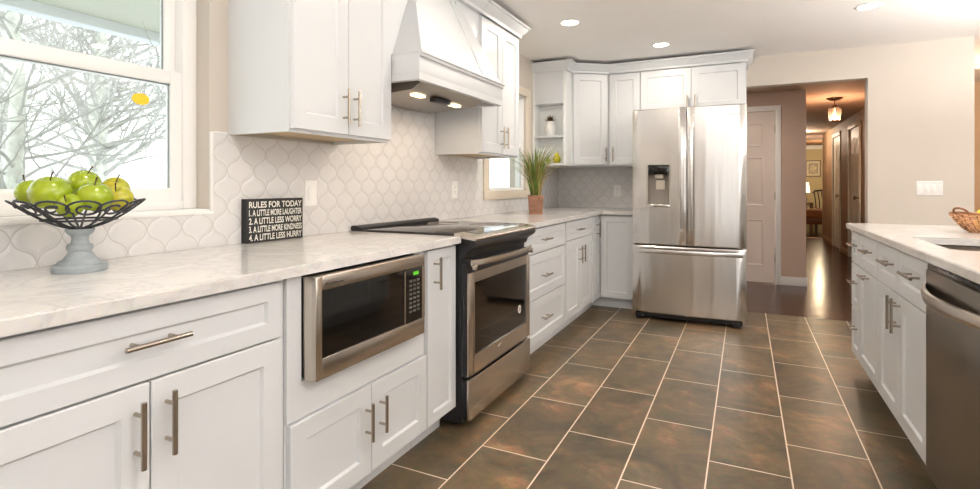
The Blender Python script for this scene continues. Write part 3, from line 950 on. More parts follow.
def upper(name, label, y0, y1, ysplit, handle_z, ret0, ret1):
    c = thing(name, label, 'cabinet', (-1.7, (y0 + y1) / 2, 1.352))
    b = B()
    b.box(XW + 0.001, XU, y0, y1, 1.372, CRZ + 0.01)
    b.box(XW + 0.001, XU, y0, y0 + 0.018, 1.352, 1.373); b.box(XW + 0.001, XU, y1 - 0.018, y1, 1.352, 1.373); b.box(XU - 0.02, XU, y0 + 0.018, y1 - 0.018, 1.352, 1.373)
    b.done('carcass', M['paint'], c)
    B().box(XW + 0.002, XU - 0.021, y0 + 0.019, y1 - 0.019, 1.3685, 1.372).done('underside', M['raw_wood'], c)
    front('door', FU, y0 + 0.004, ysplit, 1.362, CRZ - 0.01, c, (ysplit - 0.033, handle_z, 0.15, True))
    front('door', FU, ysplit, y1 - 0.004, 1.362, CRZ - 0.01, c, (ysplit + 0.033, handle_z, 0.15, True))
    b = B()
    path = [(XW + 0.002, y0), (XU + 0.02, y0), (XU + 0.02, y1), (XW + 0.002, y1)]
    if not ret0: path = path[1:]
    if not ret1: path = path[:-1]
    crown(b, path, CRZ)
    b.done('crown_moulding', M['paint'], c)
    return c


upper('upper_cabinet', 'white two-door upper cabinet left of the hood, beside the big window', 1.434, 2.046, 1.74, 1.475, True, False)
upper('upper_cabinet', 'white two-door upper cabinet right of the hood, beside the small window', 2.990, 3.615, 3.31, 1.475, False, True)

# ================================================================ uppers on the back wall
YU = 5.19
ZU0 = 1.338
SH0 = 4.80    # front of the open shelf
XS = -1.535
c = thing('shelf_unit', 'white open corner shelf unit by the small window, holding the pineapple', 'shelf', (-1.7, 4.87, ZU0))
b = B()
SB = 4.95
b.box(XW + 0.001, XW + 0.02, SH0, SB, ZU0, CRZ + 0.01); b.box(XS - 0.024, XS, SH0, SB, ZU0, CRZ + 0.01)
b.box(XW + 0.02, XS - 0.024, SB - 0.012, SB, ZU0, CRZ + 0.01)
b.done('side_panels', M['niche'], c)
for z in (ZU0, 1.610, 1.935):
    B().box(XW + 0.0205, XS - 0.0245, SH0 + 0.002, SB - 0.0125, z, z + 0.022, 0.002).done('shelf_board', M['paint'], c)
B().box(XW + 0.0205, XS - 0.0245, SH0 + 0.002, SH0 + 0.02, 1.958, CRZ + 0.01).done('top_panel', M['paint'], c)
# diagonal corner cabinet
c = thing('corner_upper_cabinet', 'white diagonal corner upper cabinet over the tiled corner', 'cabinet', (-1.6, 5.3, ZU0))
PA, PB = (XS, SB + 0.002), (-1.215, YU)
b = B()
b.prism([(XW + 0.001, SB + 0.002), PA, PB, (-1.215, YB - 0.001), (XW + 0.001, YB - 0.001)], lambda u, v, w: Vector((u, v, w)), ZU0, CRZ + 0.01)
b.done('carcass', M['paint'], c)
dlen = math.hypot(PB[0] - PA[0], PB[1] - PA[1])
FD = face_dir(PA, (PB[0] - PA[0], PB[1] - PA[1]))
front('door', FD, 0.022, dlen - 0.022, ZU0 + 0.01, CRZ - 0.005, c, (dlen - 0.05, 1.45, 0.14, True))
FBk = face_back(YU)
c = thing('upper_cabinet', 'white single-door upper cabinet between corner cabinet and refrigerator', 'cabinet', (-1.06, 5.3, ZU0))
B().box(-1.2135, -0.912, YU, YB - 0.001, ZU0, CRZ + 0.01).done('carcass', M['paint'], c)
front('door', FBk, -1.205, -0.909, ZU0 + 0.01, CRZ - 0.005, c, (-1.165, 1.45, 0.14, True))
c = thing('upper_cabinet', 'white two-door upper cabinet above the refrigerator', 'cabinet', (-0.45, 5.3, 1.84))
b = B(); b.box(-0.9105, 0.012, YU, YB - 0.001, 1.84, CRZ + 0.01); b.box(-0.010, 0.012, 5.02, YB - 0.001, 0, 1.84)
b.done('carcass', M['paint'], c)
front('door', FBk, -0.906, -0.447, 1.85, CRZ - 0.005, c, (-0.481, 1.915, 0.13, True))
front('door', FBk, -0.447, 0.008, 1.85, CRZ - 0.005, c, (-0.413, 1.915, 0.13, True))
b = B()
crown(b, [(XW + 0.002, SH0), (XS + 0.008, SH0), (XS + 0.008, SB - 0.01), (-1.215, YU - 0.022), (0.012, YU - 0.022), (0.012, YB - 0.002)], CRZ + 0.0)
struct(b.done('trim_crown', M['paint'], origin=(-0.9, 5.1, CRZ)))

# ================================================================ refrigerator
FX0, FX1, FY = -0.876, 0.014 - 0.018, 4.62
FX1 = 0.012
fr = thing('refrigerator', 'stainless French-door refrigerator with water dispenser, beside the hall opening', 'refrigerator', (-0.43, 5.0, 0))
b = B(); b.box(FX0 + 0.004, FX1 - 0.028, FY + 0.07, 5.50, 0.05, 1.775)
b.done('cabinet_body', M['charcoal'], fr)
b = B(); b.box(FX0 + 0.02, FX1 - 0.03, FY + 0.03, FY + 0.09, 0.02, 0.075)
b.done('base_grille', M['black'], fr)
for x in (FX0 + 0.06, FX1 - 0.07):
    B().box(x - 0.03, x + 0.03, FY + 0.015, FY + 0.07, 0.0, 0.045, 0.006).done('foot', M['black'], fr)
    B().box(x - 0.03, x + 0.03, 5.40, 5.46, 0.0, 0.06).done('foot', M['black'], fr)
XMID = -0.432
def bow(x): return 0.028 * (1 - ((x - (FX0 + FX1) / 2) / ((FX1 - FX0) / 2)) ** 2)
def bowed(x0, x1, z0, z1, nseg=14, hole=None):
    """curved steel front; optional rectangular recess cut through the skin"""
    b = B()
    xs = [x0 + (x1 - x0) * i / nseg for i in range(nseg + 1)]
    if hole:
        for h in hole[:2]:
            xs = [x for x in xs if abs(x - h) > 0.006] + [h]
        xs = sorted(xs)
    zs = [z0, z0 + 0.008] + ([hole[2], hole[3]] if hole else []) + [z1 - 0.008, z1]
    inset = {0: 0.010, len(zs) - 1: 0.010}
    g = []
    for j, z in enumerate(zs):
        row = []
        for i, x in enumerate(xs):
            d = inset.get(j, 0) if True else 0
            e = 0.012 if i in (0, len(xs) - 1) else 0.0
            row.append(b.bm.verts.new((x, FY - bow(x) + max(d, e) * 0.6, z)))
        g.append(row)
    back = [[b.bm.verts.new((x, FY + 0.065, z)) for x in xs] for z in zs]
    J, I = len(zs), len(xs)
    for j in range(J - 1):
        for i in range(I - 1):
            skip = hole and abs(zs[j] - hole[2]) < 1e-6 and xs[i] >= hole[0] - 1e-6 and xs[i + 1] <= hole[1] + 1e-6
            if not skip:
                b.bm.faces.new((g[j][i], g[j][i + 1], g[j + 1][i + 1], g[j + 1][i]))
                b.bm.faces.new((back[j][i], back[j + 1][i], back[j + 1][i + 1], back[j][i + 1]))
    for j in range(J - 1):
        b.bm.faces.new((g[j][0], g[j + 1][0], back[j + 1][0], back[j][0])); b.bm.faces.new((g[j][-1], back[j][-1], back[j + 1][-1], g[j + 1][-1]))
    for i in range(I - 1):
        b.bm.faces.new((g[0][i], back[0][i], back[0][i + 1], g[0][i + 1])); b.bm.faces.new((g[-1][i], g[-1][i + 1], back[-1][i + 1], back[-1][i]))
    return b


DZ0, DZ1 = 0.645, 1.795
DH = (-0.748, -0.563, 0.975, 1.315)
ld = bowed(FX0, XMID - 0.003, DZ0, DZ1, hole=DH).done('left_door', M['steel'], fr, smooth=25)
rd = bowed(XMID + 0.003, FX1, DZ0, DZ1).done('right_door', M['steel'], fr, smooth=25)
fd = bowed(FX0, FX1, 0.065, DZ0 - 0.012, 22).done('freezer_drawer', M['steel'], fr, smooth=25)
# dispenser
yh = FY - bow(-0.65)
b = B()
b.box(DH[0] - 0.006, DH[0] + 0.008, yh - 0.006, FY + 0.06, DH[2] - 0.006, DH[3] + 0.006); b.box(DH[1] - 0.008, DH[1] + 0.006, yh - 0.010, FY + 0.06, DH[2] - 0.006, DH[3] + 0.006)
b.box(DH[0], DH[1], yh - 0.012, FY + 0.06, DH[2] - 0.012, DH[2] + 0.012, 0.003)
b.done('dispenser_bezel', M['chrome'], ld)
b = B(); b.box(DH[0] + 0.008, DH[1] - 0.008, FY + 0.045, FY + 0.064, DH[2] + 0.012, DH[3])
b.done('dispenser_recess', M['grey_plastic'], ld)
b = B(); b.box(DH[0] + 0.008, DH[1] - 0.008, yh - 0.008, FY + 0.045, DH[3] - 0.075, DH[3] + 0.006, 0.003)
b.done('dispenser_control', M['black_glass'], ld)
b = B(); b.box(-0.690, -0.620, FY + 0.0, FY + 0.045, 1.205, 1.24, 0.004); b.box(-0.685, -0.612, FY + 0.030, FY + 0.045, 1.112, 1.19, 0.004)
b.done('dispenser_paddle', simple('pale_paddle', (205, 196, 182), 0.3), ld)
# handles
def vhandle(x, parent):
    b = B(); z0, z1 = 0.775, 1.625
    pts = [(x, FY - bow(x) - 0.028 - 0.026 * math.sin(PI * k / 20), z0 + (z1 - z0) * k / 20) for k in range(21)]
    rings = [[Vector((px + dx, py + dy, pz)) for dx, dy in ((-0.017, 0.006), (-0.016, -0.005), (0, -0.010), (0.016, -0.005), (0.017, 0.006))] for px, py, pz in pts]
    b.ring_skin(rings)
    for z in (z0 + 0.02, z1 - 0.05): b.box(x - 0.014, x + 0.014, FY - bow(x) - 0.034, FY - bow(x) + 0.004, z - 0.02, z + 0.05, 0.004)
    b.done('door_handle', M['steel'], parent)
vhandle(XMID - 0.036, ld); vhandle(XMID + 0.036, rd)
b = B(); x0, x1 = FX0 + 0.03, FX1 - 0.025; zc = 0.593
rings = []
for k in range(25):
    t = k / 24; x = x0 + (x1 - x0) * t; y = FY - bow(x) - 0.030 - 0.020 * math.sin(PI * t)
    rings.append([Vector((x, y + dy, zc + dz)) for dy, dz in ((0.006, -0.019), (-0.006, -0.017), (-0.011, 0), (-0.006, 0.017), (0.006, 0.019))])
b.ring_skin(rings)
for x in (x0 + 0.03, x1 - 0.03): b.box(x - 0.02, x + 0.02, FY - bow(x) - 0.034, FY - bow(x) + 0.006, zc - 0.014, zc + 0.014, 0.003)
b.done('drawer_handle', M['steel'], fd)
b = B()
for k, w_ in enumerate((0.008, 0.006, 0.010, 0.012, 0.010, 0.012, 0.008, 0.009)):
    x = -0.155 + k * 0.0155; yy = FY - bow(x)
    b.box(x, x + w_, yy - 0.0012, yy + 0.004, 1.712, 1.721)
b.done('maker_mark', M['grey_plastic'], rd)

# ================================================================ island on the right
FI = face_isl(XI)
XIB = 1.30
IE = 3.945
def isl_carcass(parent, y0, y1):
    b = B(); b.box(XI, XIB, y0 + 0.0012, y1 - 0.0012, 0.10, CT - 0.001); b.box(XI + 0.07, XIB, y0 + 0.0012, y1 - 0.0012, 0, 0.10)
    return b.done('carcass', M['paint'], parent)
ZS = 0.675
c = thing('base_cabinet', 'narrow white three-drawer cabinet at the far end of the sink counter', 'cabinet', (0.95, 3.82, 0))
isl_carcass(c, 3.70, IE)
front('drawer', FI, 3.703, IE - 0.004, ZS, DT, c, (3.82, 0.785, 0.13, False), rail=0.05)
front('drawer', FI, 3.703, IE - 0.004, 0.40, ZS - 0.003, c, (3.82, 0.56, 0.13, False), rail=0.05)
front('drawer', FI, 3.703, IE - 0.004, 0.112, 0.397, c, (3.82, 0.285, 0.13, False), rail=0.05)
c = thing('base_cabinet', 'white pull-out cabinet on the sink counter with a drawer over one door', 'cabinet', (0.95, 3.46, 0))
isl_carcass(c, 3.225, 3.70)
front('drawer', FI, 3.228, 3.697, ZS, DT, c, (3.43, 0.79, 0.16, False))
front('door', FI, 3.228, 3.697, 0.112, ZS - 0.003, c, (3.47, 0.645, 0.15, False))
c = thing('base_cabinet', 'white sink base cabinet beside the dishwasher, two doors below two false drawers', 'cabinet', (0.95, 2.83, 0))
b = B(); b.box(XI, XIB, 2.4162, 3.2238, 0.10, 0.66); b.box(XI + 0.07, XIB, 2.4162, 3.2238, 0, 0.10)
b.box(XI, XI + 0.03, 2.4162, 3.2238, 0.66, CT - 0.001); b.box(XI + 0.03, XIB, 2.4162, 2.430, 0.66, CT - 0.001); b.box(XI + 0.03, XIB, 3.21, 3.2238, 0.66, CT - 0.001)
b.done('carcass', M['paint'], c)
front('drawer_front', FI, 2.420, 2.83, ZS, DT, c, (2.59, 0.79, 0.18, False))
front('drawer_front', FI, 2.83, 3.222, ZS, DT, c, (2.98, 0.79, 0.18, False))
front('door', FI, 2.420, 2.83, 0.112, ZS - 0.003, c, (2.795, 0.585, 0.15, True))
front('door', FI, 2.83, 3.222, 0.112, ZS - 0.003, c, (2.868, 0.585, 0.15, True))

# dishwasher
dw = thing('dishwasher', 'dark stainless dishwasher with a bowed bar handle under the right counter', 'dishwasher', (0.95, 2.13, 0))
DWX = 0.592
B().box(XI + 0.02, XIB, 1.835, 2.412, 0.10, 0.868).done('tub', M['charcoal'], dw)
B().box(XI + 0.05, XIB, 1.84, 2.408, 0.0, 0.10).done('toe_panel', M['black'], dw)
b = B(); b.box(DWX, XI + 0.019, 1.835, 2.412, 0.105, 0.846, 0.005)
dd = b.done('door', M['steel_dark'], dw)
B().box(DWX + 0.004, XI + 0.019, 1.84, 2.407, 0.846, 0.866, 0.003).done('control_strip', M['black_glass'], dd)
b = B()
rings = []
for k in range(25):
    t = k / 24; y = 2.412 - 0.006 - (0.59) * t
    s_ = max(0.0, math.sin(PI * t)) ** 0.85
    x = DWX - 0.004 - 0.050 * s_
    rings.append([Vector((x + dx, y, 0.775 + dz)) for dx, dz in ((0.006, -0.019), (-0.004, -0.018), (-0.008, 0), (-0.004, 0.018), (0.006, 0.019))])
b.ring_skin(rings)
b.done('bar_handle', M['steel_y'], dd)

# filler cabinet beyond the dishwasher, towards the camera side
c = thing('base_cabinet', 'white base cabinet on the near side of the dishwasher', 'cabinet', (0.95, 1.5, 0))
isl_carcass(c, 1.20, 1.832)
front('door', FI, 1.204, 1.828, 0.112, DT, c, (1.79, 0.7, 0.15, True))

# sink counter with the cut-out
SKX0, SKX1, SKY0, SKY1 = 0.690, 1.130, 2.485, 3.055
b = B()
ox0, ox1, oy0, oy1 = 0.578, 1.75, 1.15, 3.975
outer = [(ox0, oy0), (ox1, oy0), (ox1, oy1), (ox0, oy1)]
def rrect(x0, x1, y0, y1, r, seg=5):
    pts = []
    for (cx, cy, a0) in ((x0 + r, y0 + r, PI), (x1 - r, y0 + r, 1.5 * PI), (x1 - r, y1 - r, 0), (x0 + r, y1 - r, 0.5 * PI)):
        for k in range(seg + 1): pts.append((cx + r * math.cos(a0 + k * PI / 2 / seg), cy + r * math.sin(a0 + k * PI / 2 / seg)))
    return pts
hole = rrect(SKX0, SKX1, SKY0, SKY1, 0.05)
def ring_outer(ins, z):
    return [Vector((x + (ins if x == ox0 else -ins), y + (ins if y == oy0 else -ins), z)) for x, y in outer]
bm = b.bm
nh = len(hole)
levels = [(CT, 0, CT), (ZT - 0.004, 0, None), (ZT, 0.004, ZT)]
ov = []
for z, ins, _ in levels: ov.append([bm.verts.new(p) for p in ring_outer(ins, z)])
for a_, b_ in zip(ov[:-1], ov[1:]):
    for i in range(4): bm.faces.new((a_[i], a_[(i + 1) % 4], b_[(i + 1) % 4], b_[i]))
hv0 = [bm.verts.new((x, y, CT)) for x, y in hole]; hv1 = [bm.verts.new((x, y, ZT)) for x, y in hole]
for i in range(nh): bm.faces.new((hv0[i], hv1[i], hv1[(i + 1) % nh], hv0[(i + 1) % nh]))
for oring, hring in ((ov[0], hv0), (ov[-1], hv1)):
    q = nh // 4
    for cidx in range(4):
        seg_ = [hring[(cidx * q + k) % nh] for k in range(q)]
        for k in range(q - 1): bm.faces.new((oring[cidx], seg_[k], seg_[k + 1]))
        nxt = hring[((cidx + 1) * q) % nh]
        bm.faces.new((oring[cidx], seg_[-1], nxt, oring[(cidx + 1) % 4]))
tag(b.done('worktop', M['quartz'], origin=(1.1, 2.6, CT)), 'pale quartz counter on the right with the undermount sink cut into it', 'worktop')
# island back panel
# sink bowl
sk = thing('sink', 'undermount stainless sink set in the right-hand counter', 'sink', (0.91, 2.77, 0.68))
b = B()
rings = []
for (ins, z) in ((-0.012, CT - 0.0015), (-0.006, CT - 0.0015), (0.004, CT - 0.006), (0.010, 0.70), (0.030, 0.683), (0.15, 0.680)):
    rings.append([Vector((x, y, z)) for x, y in rrect(SKX0 + ins, SKX1 - ins, SKY0 + ins, SKY1 - ins, max(0.02, 0.05 - ins * 0.3))])
b.ring_skin(rings, True, False, True)
b.done('basin', M['steel_dark'], sk, smooth=50)
B().lathe([(0.0, 0.681), (0.040, 0.681), (0.045, 0.684), (0.040, 0.687), (0.0, 0.685)], (0.91, 2.77, 0), 24).done('drain', M['chrome'], sk)

# ================================================================ ceiling downlights
M['can_glow'] = emis('downlight_glow', (255, 244, 226), 12.0)
def downlight(x, y, label, k=1.0, ZC=ZC):
    t = thing('recessed_light', label, 'ceiling light', (x, y, ZC), 'ceiling downlights')
    B().lathe([(0.062, 0.0), (0.080, 0.0), (0.080, -0.003), (0.064, -0.007), (0.062, -0.005), (0.062, 0.0)], (x, y, ZC), 36, None, False).done('trim_ring', M['trim'], t)
    B().lathe([(0.0, -0.0045), (0.0625, -0.0045), (0.0625, -0.001), (0.0, -0.001)], (x, y, ZC), 36).done('lens', M['can_glow'], t)
    area('downlight_lamp', (x, y, ZC - 0.012), (0, 0, 0), 0.12, 0.12, CAN_POWER * k, CAN_COLOR, 'DISK')
downlight(-1.17, 3.76, 'lit round downlight in the ceiling in front of the small window, left one in view')
downlight(-0.65, 4.70, 'lit round downlight in the ceiling in front of the refrigerator, right one in view', 0.6)
downlight(-0.95, 2.35, 'lit round downlight in the ceiling in front of the range hood', 0.55)
downlight(-0.95, 0.75, 'added round downlight in the ceiling in front of the left window')  # this downlight and the next two are added to light the room
downlight(0.75, 4.3, 'added round downlight in the ceiling over the far end of the sink counter')
downlight(1.0, 2.6, 'added round downlight in the ceiling over the sink')
downlight(-0.05, 5.98, 'added unseen round downlight in the low hall ceiling in front of the panelled door', 0.8, 2.23)  # hidden downlight added to brighten the wall around the hall door
downlight(0.3, 0.6, 'added round downlight in the ceiling near the camera')  # another downlight added for room light

# ================================================================ pedestal bowl of apples
PXc, PYc = -1.674, 0.817
bowl = thing('pedestal_bowl', 'scrolled black wire bowl on a grey turned wooden pedestal, left worktop', 'fruit bowl', (PXc, PYc, ZT))
M['grey_wood'] = simple('distressed_grey_wood', (158, 166, 170), 0.7, 0, 0.18, 14, bump=0.25, bscale=40, stretch=(1, 1, 3))
M['iron'] = simple('dark_iron', (66, 66, 70), 0.5, 0.6, 0.1, 20)
B().lathe([(0.0, 0), (0.062, 0.0), (0.064, 0.004), (0.064, 0.016), (0.061, 0.020), (0.052, 0.021), (0.050, 0.028), (0.040, 0.034), (0.031, 0.046), (0.027, 0.054),
           (0.026, 0.057), (0.030, 0.060), (0.031, 0.068), (0.029, 0.074), (0.022, 0.077), (0.019, 0.088), (0.021, 0.098), (0.030, 0.106), (0.034, 0.113), (0.034, 0.118), (0.0, 0.118)],
          (PXc, PYc, ZT), 40).done('pedestal', M['grey_wood'], bowl)
ZB = ZT + 0.121
def on_bowl(phi, r):
    """height of the shallow dish"""
    z = ZB + 0.084 * (max(0, r - 0.02) / 0.140) ** 1.55
    return Vector((PXc + r * math.cos(phi), PYc + r * math.sin(phi), z))
b = B()
NS = 12
for k in range(NS):
    ph = 2 * PI * k / NS
    # an S-scroll: rises from the hub, sweeps over the rim and curls inward
    pts = []
    for i in range(10):
        t = i / 9; pts.append((ph - 0.06 * t, 0.022 + 0.090 * t))
    cr, cphi = 0.126, ph + 0.17
    rr0 = 0.034
    for i in range(1, 44):
        t = i / 43; ang = PI * (1.12) - t * 2.9 * PI
        q = rr0 * (1 - 0.72 * t)
        pts.append((cphi + q * 1.30 * math.cos(ang) / 0.130, cr + q * 0.92 * math.sin(ang)))
    path = [on_bowl(a, r) for a, r in pts]
    b.tube(path, [0.0029] * (len(path) - 6) + [0.0031, 0.0034, 0.0038, 0.0042, 0.0040, 0.002], 7)
for rr in (0.024, 0.085):
    b.tube([on_bowl(2 * PI * i / 48, rr) - Vector((0, 0, 0.003)) for i in range(48)], 0.0030, 7, closed=True)
B_iron = b.done('wire_bowl', M['iron'], bowl)
B().lathe([(0.0, 0.0), (0.026, 0.0), (0.026, 0.003), (0.0, 0.003)], (PXc, PYc, ZT + 0.118), 24).done('mount_plate', M['iron'], bowl)


def apple_material(name, c0, c1):
    m, n, l, p = new_mat(name)
    t = n.new('ShaderNodeTexCoord')
    a = n.new('ShaderNodeTexNoise'); a.inputs['Scale'].default_value = 9; a.inputs['Detail'].default_value = 3
    l.new(t.outputs['Object'], a.inputs['Vector'])
    r = n.new('ShaderNodeValToRGB'); r.color_ramp.elements[0].position = 0.35; r.color_ramp.elements[1].position = 0.68
    r.color_ramp.elements[0].color = lin(c0); r.color_ramp.elements[1].color = lin(c1)
    l.new(a.outputs['Fac'], r.inputs['Fac'])
    v = n.new('ShaderNodeTexVoronoi'); v.inputs['Scale'].default_value = 130
    l.new(t.outputs['Object'], v.inputs['Vector'])
    s = n.new('ShaderNodeMapRange'); s.inputs['From Min'].default_value = 0.10; s.inputs['From Max'].default_value = 0.16
    s.inputs['To Min'].default_value = 0.35; s.inputs['To Max'].default_value = 0.0
    l.new(v.outputs['Distance'], s.inputs['Value'])
    mx = n.new('ShaderNodeMix'); mx.data_type = 'RGBA'; l.new(s.outputs['Result'], mx.inputs['Factor'])
    l.new(r.outputs['Color'], mx.inputs['A']); mx.inputs['B'].default_value = lin((226, 232, 150))
    l.new(mx.outputs['Result'], p.inputs['Base Color'])
    p.inputs['Roughness'].default_value = 0.22; p.inputs['Coat Weight'].default_value = 0.4; p.inputs['Coat Roughness'].default_value = 0.08
    p.inputs['Subsurface Weight'].default_value = 0.0
    return m


M['apple'] = apple_material('green_apple_skin', (136, 158, 14), (168, 184, 34))
M['apple_y'] = apple_material('yellow_green_apple_skin', (162, 164, 24), (198, 182, 42))
M['stem'] = simple('brown_stem', (86, 60, 36), 0.8)
to_cam = Vector((-PXc, -PYc, 0)).normalized()
lat_v = Vector((-to_cam.y, to_cam.x, 0))
if lat_v.dot(Vector((0.434, 0.9, 0))) < 0: lat_v = -lat_v
def apple(lat, dep, z, r, tilt, mat, label):
    p = Vector((PXc, PYc, 0)) + lat_v * lat + to_cam * dep
    rho = math.hypot(lat, dep)
    while min(math.hypot(rho - q / 100.0, z - on_bowl(0, q / 100.0).z) for q in range(0, 16)) < r + 0.006: z += 0.002
    p.z = z
    t = thing('green_apple', label, 'apple', p, 'green apples in the wire bowl')
    R = Matrix.Rotation(tilt[0], 4, 'X') @ Matrix.Rotation(tilt[1], 4, 'Y')
    b = B(); prof = []
    for i in range(25):
        th = PI * i / 24
        rad = math.sin(th) * (1.0 + 0.06 * math.cos(th)) ; zz = -math.cos(th) * 0.94
        dim = 0.30 * math.exp(-((PI - th) / 0.33) ** 2) + 0.16 * math.exp(-(th / 0.30) ** 2)
        zz = zz - dim if th > PI / 2 else zz + dim
        prof.append((max(0.0005, rad * r), zz * r))
    b.lathe(prof, p, 36, R)
    skin = b.done('flesh', mat, t, smooth=80)
    top = 0.66 * r
    B().tube([p + R @ Vector((0, 0, top)), p + R @ Vector((0.001, 0.002, top + 0.012)), p + R @ Vector((0.004, 0.005, top + 0.026))], [0.0016, 0.0015, 0.0024], 7).done('stalk', M['stem'], t)
    return t
apple(-0.062, 0.036, 1.130, 0.048, (0.15, 0.25), M['apple'], 'largest green apple, front left on top of the bowl')
apple(0.010, -0.045, 1.155, 0.042, (-0.1, 0.35), M['apple'], 'green apple at the back centre, highest in the bowl')
apple(0.032, 0.052, 1.118, 0.043, (0.1, 0.15), M['apple'], 'green apple at the front centre with an upright stalk')
apple(0.083, -0.060, 1.138, 0.038, (0.2, 0.5), M['apple_y'], 'yellowish apple at the back right with its stalk leaning right')
apple(0.088, 0.000, 1.092, 0.037, (0.5, 0.3), M['apple_y'], 'yellow green apple at the right end of the bowl')
apple(-0.022, 0.072, 1.060, 0.032, (0.9, 0.6), M['apple'], 'low green apple behind the front scrolls')
apple(-0.108, -0.048, 1.092, 0.035, (0.3, -0.4), M['apple'], 'green apple at the far left, half hidden by the largest one')

# ================================================================ wooden box sign
SX, SYa, SYb, SZ0, SZ1 = -1.826, 1.487, 1.788, ZT, 1.092
sg = thing('box_sign', 'black wooden box sign of white block lettering, leaning on the tiles', 'sign', (-1.845, 1.65, ZT))
M['sign_black'] = simple('black_sign_paint', (34, 33, 32), 0.6, 0, 0.2, 30)
B().box(XW + 0.0105, SX, SYa, SYb, SZ0, SZ1, 0.002).done('box', M['sign_black'], sg)
M['sign_white'] = simple('white_sign_paint', (232, 230, 220), 0.6, 0, 0.05, 60)
lines = ['RULES FOR TODAY', '1. A LITTLE MORE LAUGHTER', '2. A LITTLE LESS WORRY', '3. A LITTLE MORE KINDNESS', '4. A LITTLE LESS HURRY']
for i, tx in enumerate(lines):
    cu = bpy.data.curves.new('lettering', 'FONT'); cu.body = tx; cu.size = 1.0; cu.extrude = 0.0; cu.offset = 0.022
    ob = bpy.data.objects.new('tmp_text', cu); COL.objects.link(ob)
    dg = bpy.context.evaluated_depsgraph_get()
    me = bpy.data.meshes.new_from_object(ob.evaluated_get(dg))
    bpy.data.objects.remove(ob)
    xs = [v.co.x for v in me.vertices]; ys = [v.co.y for v in me.vertices]
    w_ = max(xs) - min(xs); h0, h1 = 0.0, 0.72
    rowh = (SZ1 - SZ0 - 0.012) / 5
    ztop = SZ1 - 0.006 - i * rowh
    for v in me.vertices:
        u = (v.co.x - min(xs)) / w_
        vv = v.co.y / h1
        v.co = Vector((SX + 0.0007, SYa + 0.010 + u * (SYb - SYa - 0.018), ztop - rowh * 0.90 + vv * rowh * 0.76)) - sg.location
    me.materials.clear(); me.materials.append(M['sign_white'])
    o = bpy.data.objects.new('lettering', me); COL.objects.link(o); o.parent = sg

# ================================================================ wall plates
def outlet(F, u, v, w, h, label, gangs=1, kind='switch'):
    p = F(u, v, 0)
    t = thing('switch_plate' if kind == 'switch' else 'outlet_plate', label, 'wall plate', p)
    def rc(i, n): return [F(u - w / 2 + i, v - h / 2 + i, n), F(u + w / 2 - i, v - h / 2 + i, n), F(u + w / 2 - i, v + h / 2 - i, n), F(u - w / 2 + i, v + h / 2 - i, n)]
    B().ring_skin([rc(0, 0.0003), rc(0, 0.003), rc(0.004, 0.006)]).done('plate', M['plastic'], t)
    for g in range(gangs):
        cu = u + (g - (gangs - 1) / 2) * 0.046
        def r2(i, n): return [F(cu - 0.017 + i, v - 0.034 + i, n), F(cu + 0.017 - i, v - 0.034 + i, n), F(cu + 0.017 - i, v + 0.034 - i, n), F(cu - 0.017 + i, v + 0.034 - i, n)]
        o = B().ring_skin([r2(0, 0.005), r2(0, 0.0075), r2(0.003, 0.009)]).done('rocker' if kind == 'switch' else 'socket', M['plastic'], t)
        if kind != 'switch':
            for dv in (-0.018, 0.016):
                b = B()
                for du in (-0.006, 0.006):
                    a_ = F(cu + du - 0.001, v + dv, 0.0085); c_ = F(cu + du + 0.001, v + dv + 0.008, 0.0096)
                    b.box(min(a_.x, c_.x), max(a_.x, c_.x), min(a_.y, c_.y), max(a_.y, c_.y), min(a_.z, c_.z), max(a_.z, c_.z))
                b.done('socket_slot', M['charcoal'], o)
    return t
FT = face_left(TX)
outlet(FT, 1.868, 1.11, 0.078, 0.122, 'white plate on the tiles right of the box sign', 1, 'switch')
outlet(FT, 3.245, 1.115, 0.078, 0.122, 'white outlet on the tiles right of the range', 1, 'outlet')
outlet(face_back(YB - 0.009), -1.207, 1.088, 0.078, 0.122, 'white outlet on the tiles left of the refrigerator', 1, 'outlet')
outlet(face_back(YB), 1.386, 1.122, 0.178, 0.122, 'white wide switch plate of four rockers on the greige wall', 4, 'switch')

# ================================================================ potted grass
gx, gy = -1.56, 4.07
pg = thing('potted_grass', 'tall green ornamental grass in a square rust-brown pot on the worktop', 'plant', (gx, gy, ZT))
M['pot'] = simple('rusty_clay_wood', (146, 104, 82), 0.7, 0, 0.25, 10, bump=0.2, bscale=50, stretch=(1, 1, 4))
b = B()
b.ring_skin([[Vector((gx + sx * r, gy + sy * r, ZT + z)) for sx, sy in ((-1, -1), (1, -1), (1, 1), (-1, 1))] for r, z in ((0.054, 0), (0.062, 0.155), (0.056, 0.155), (0.055, 0.135))])
pot = b.done('pot', M['pot'], pg, smooth=20)
for v in pot.data.vertices:
    co = v.co.copy(); ca, sa = math.cos(YAW * 0.9), math.sin(YAW * 0.9)
    v.co = Vector((co.x * ca - co.y * sa, co.x * sa + co.y * ca, co.z))
def grass_mat(name, c0, c1):
    return simple(name, c0, 0.5, 0, 0.3, 8)
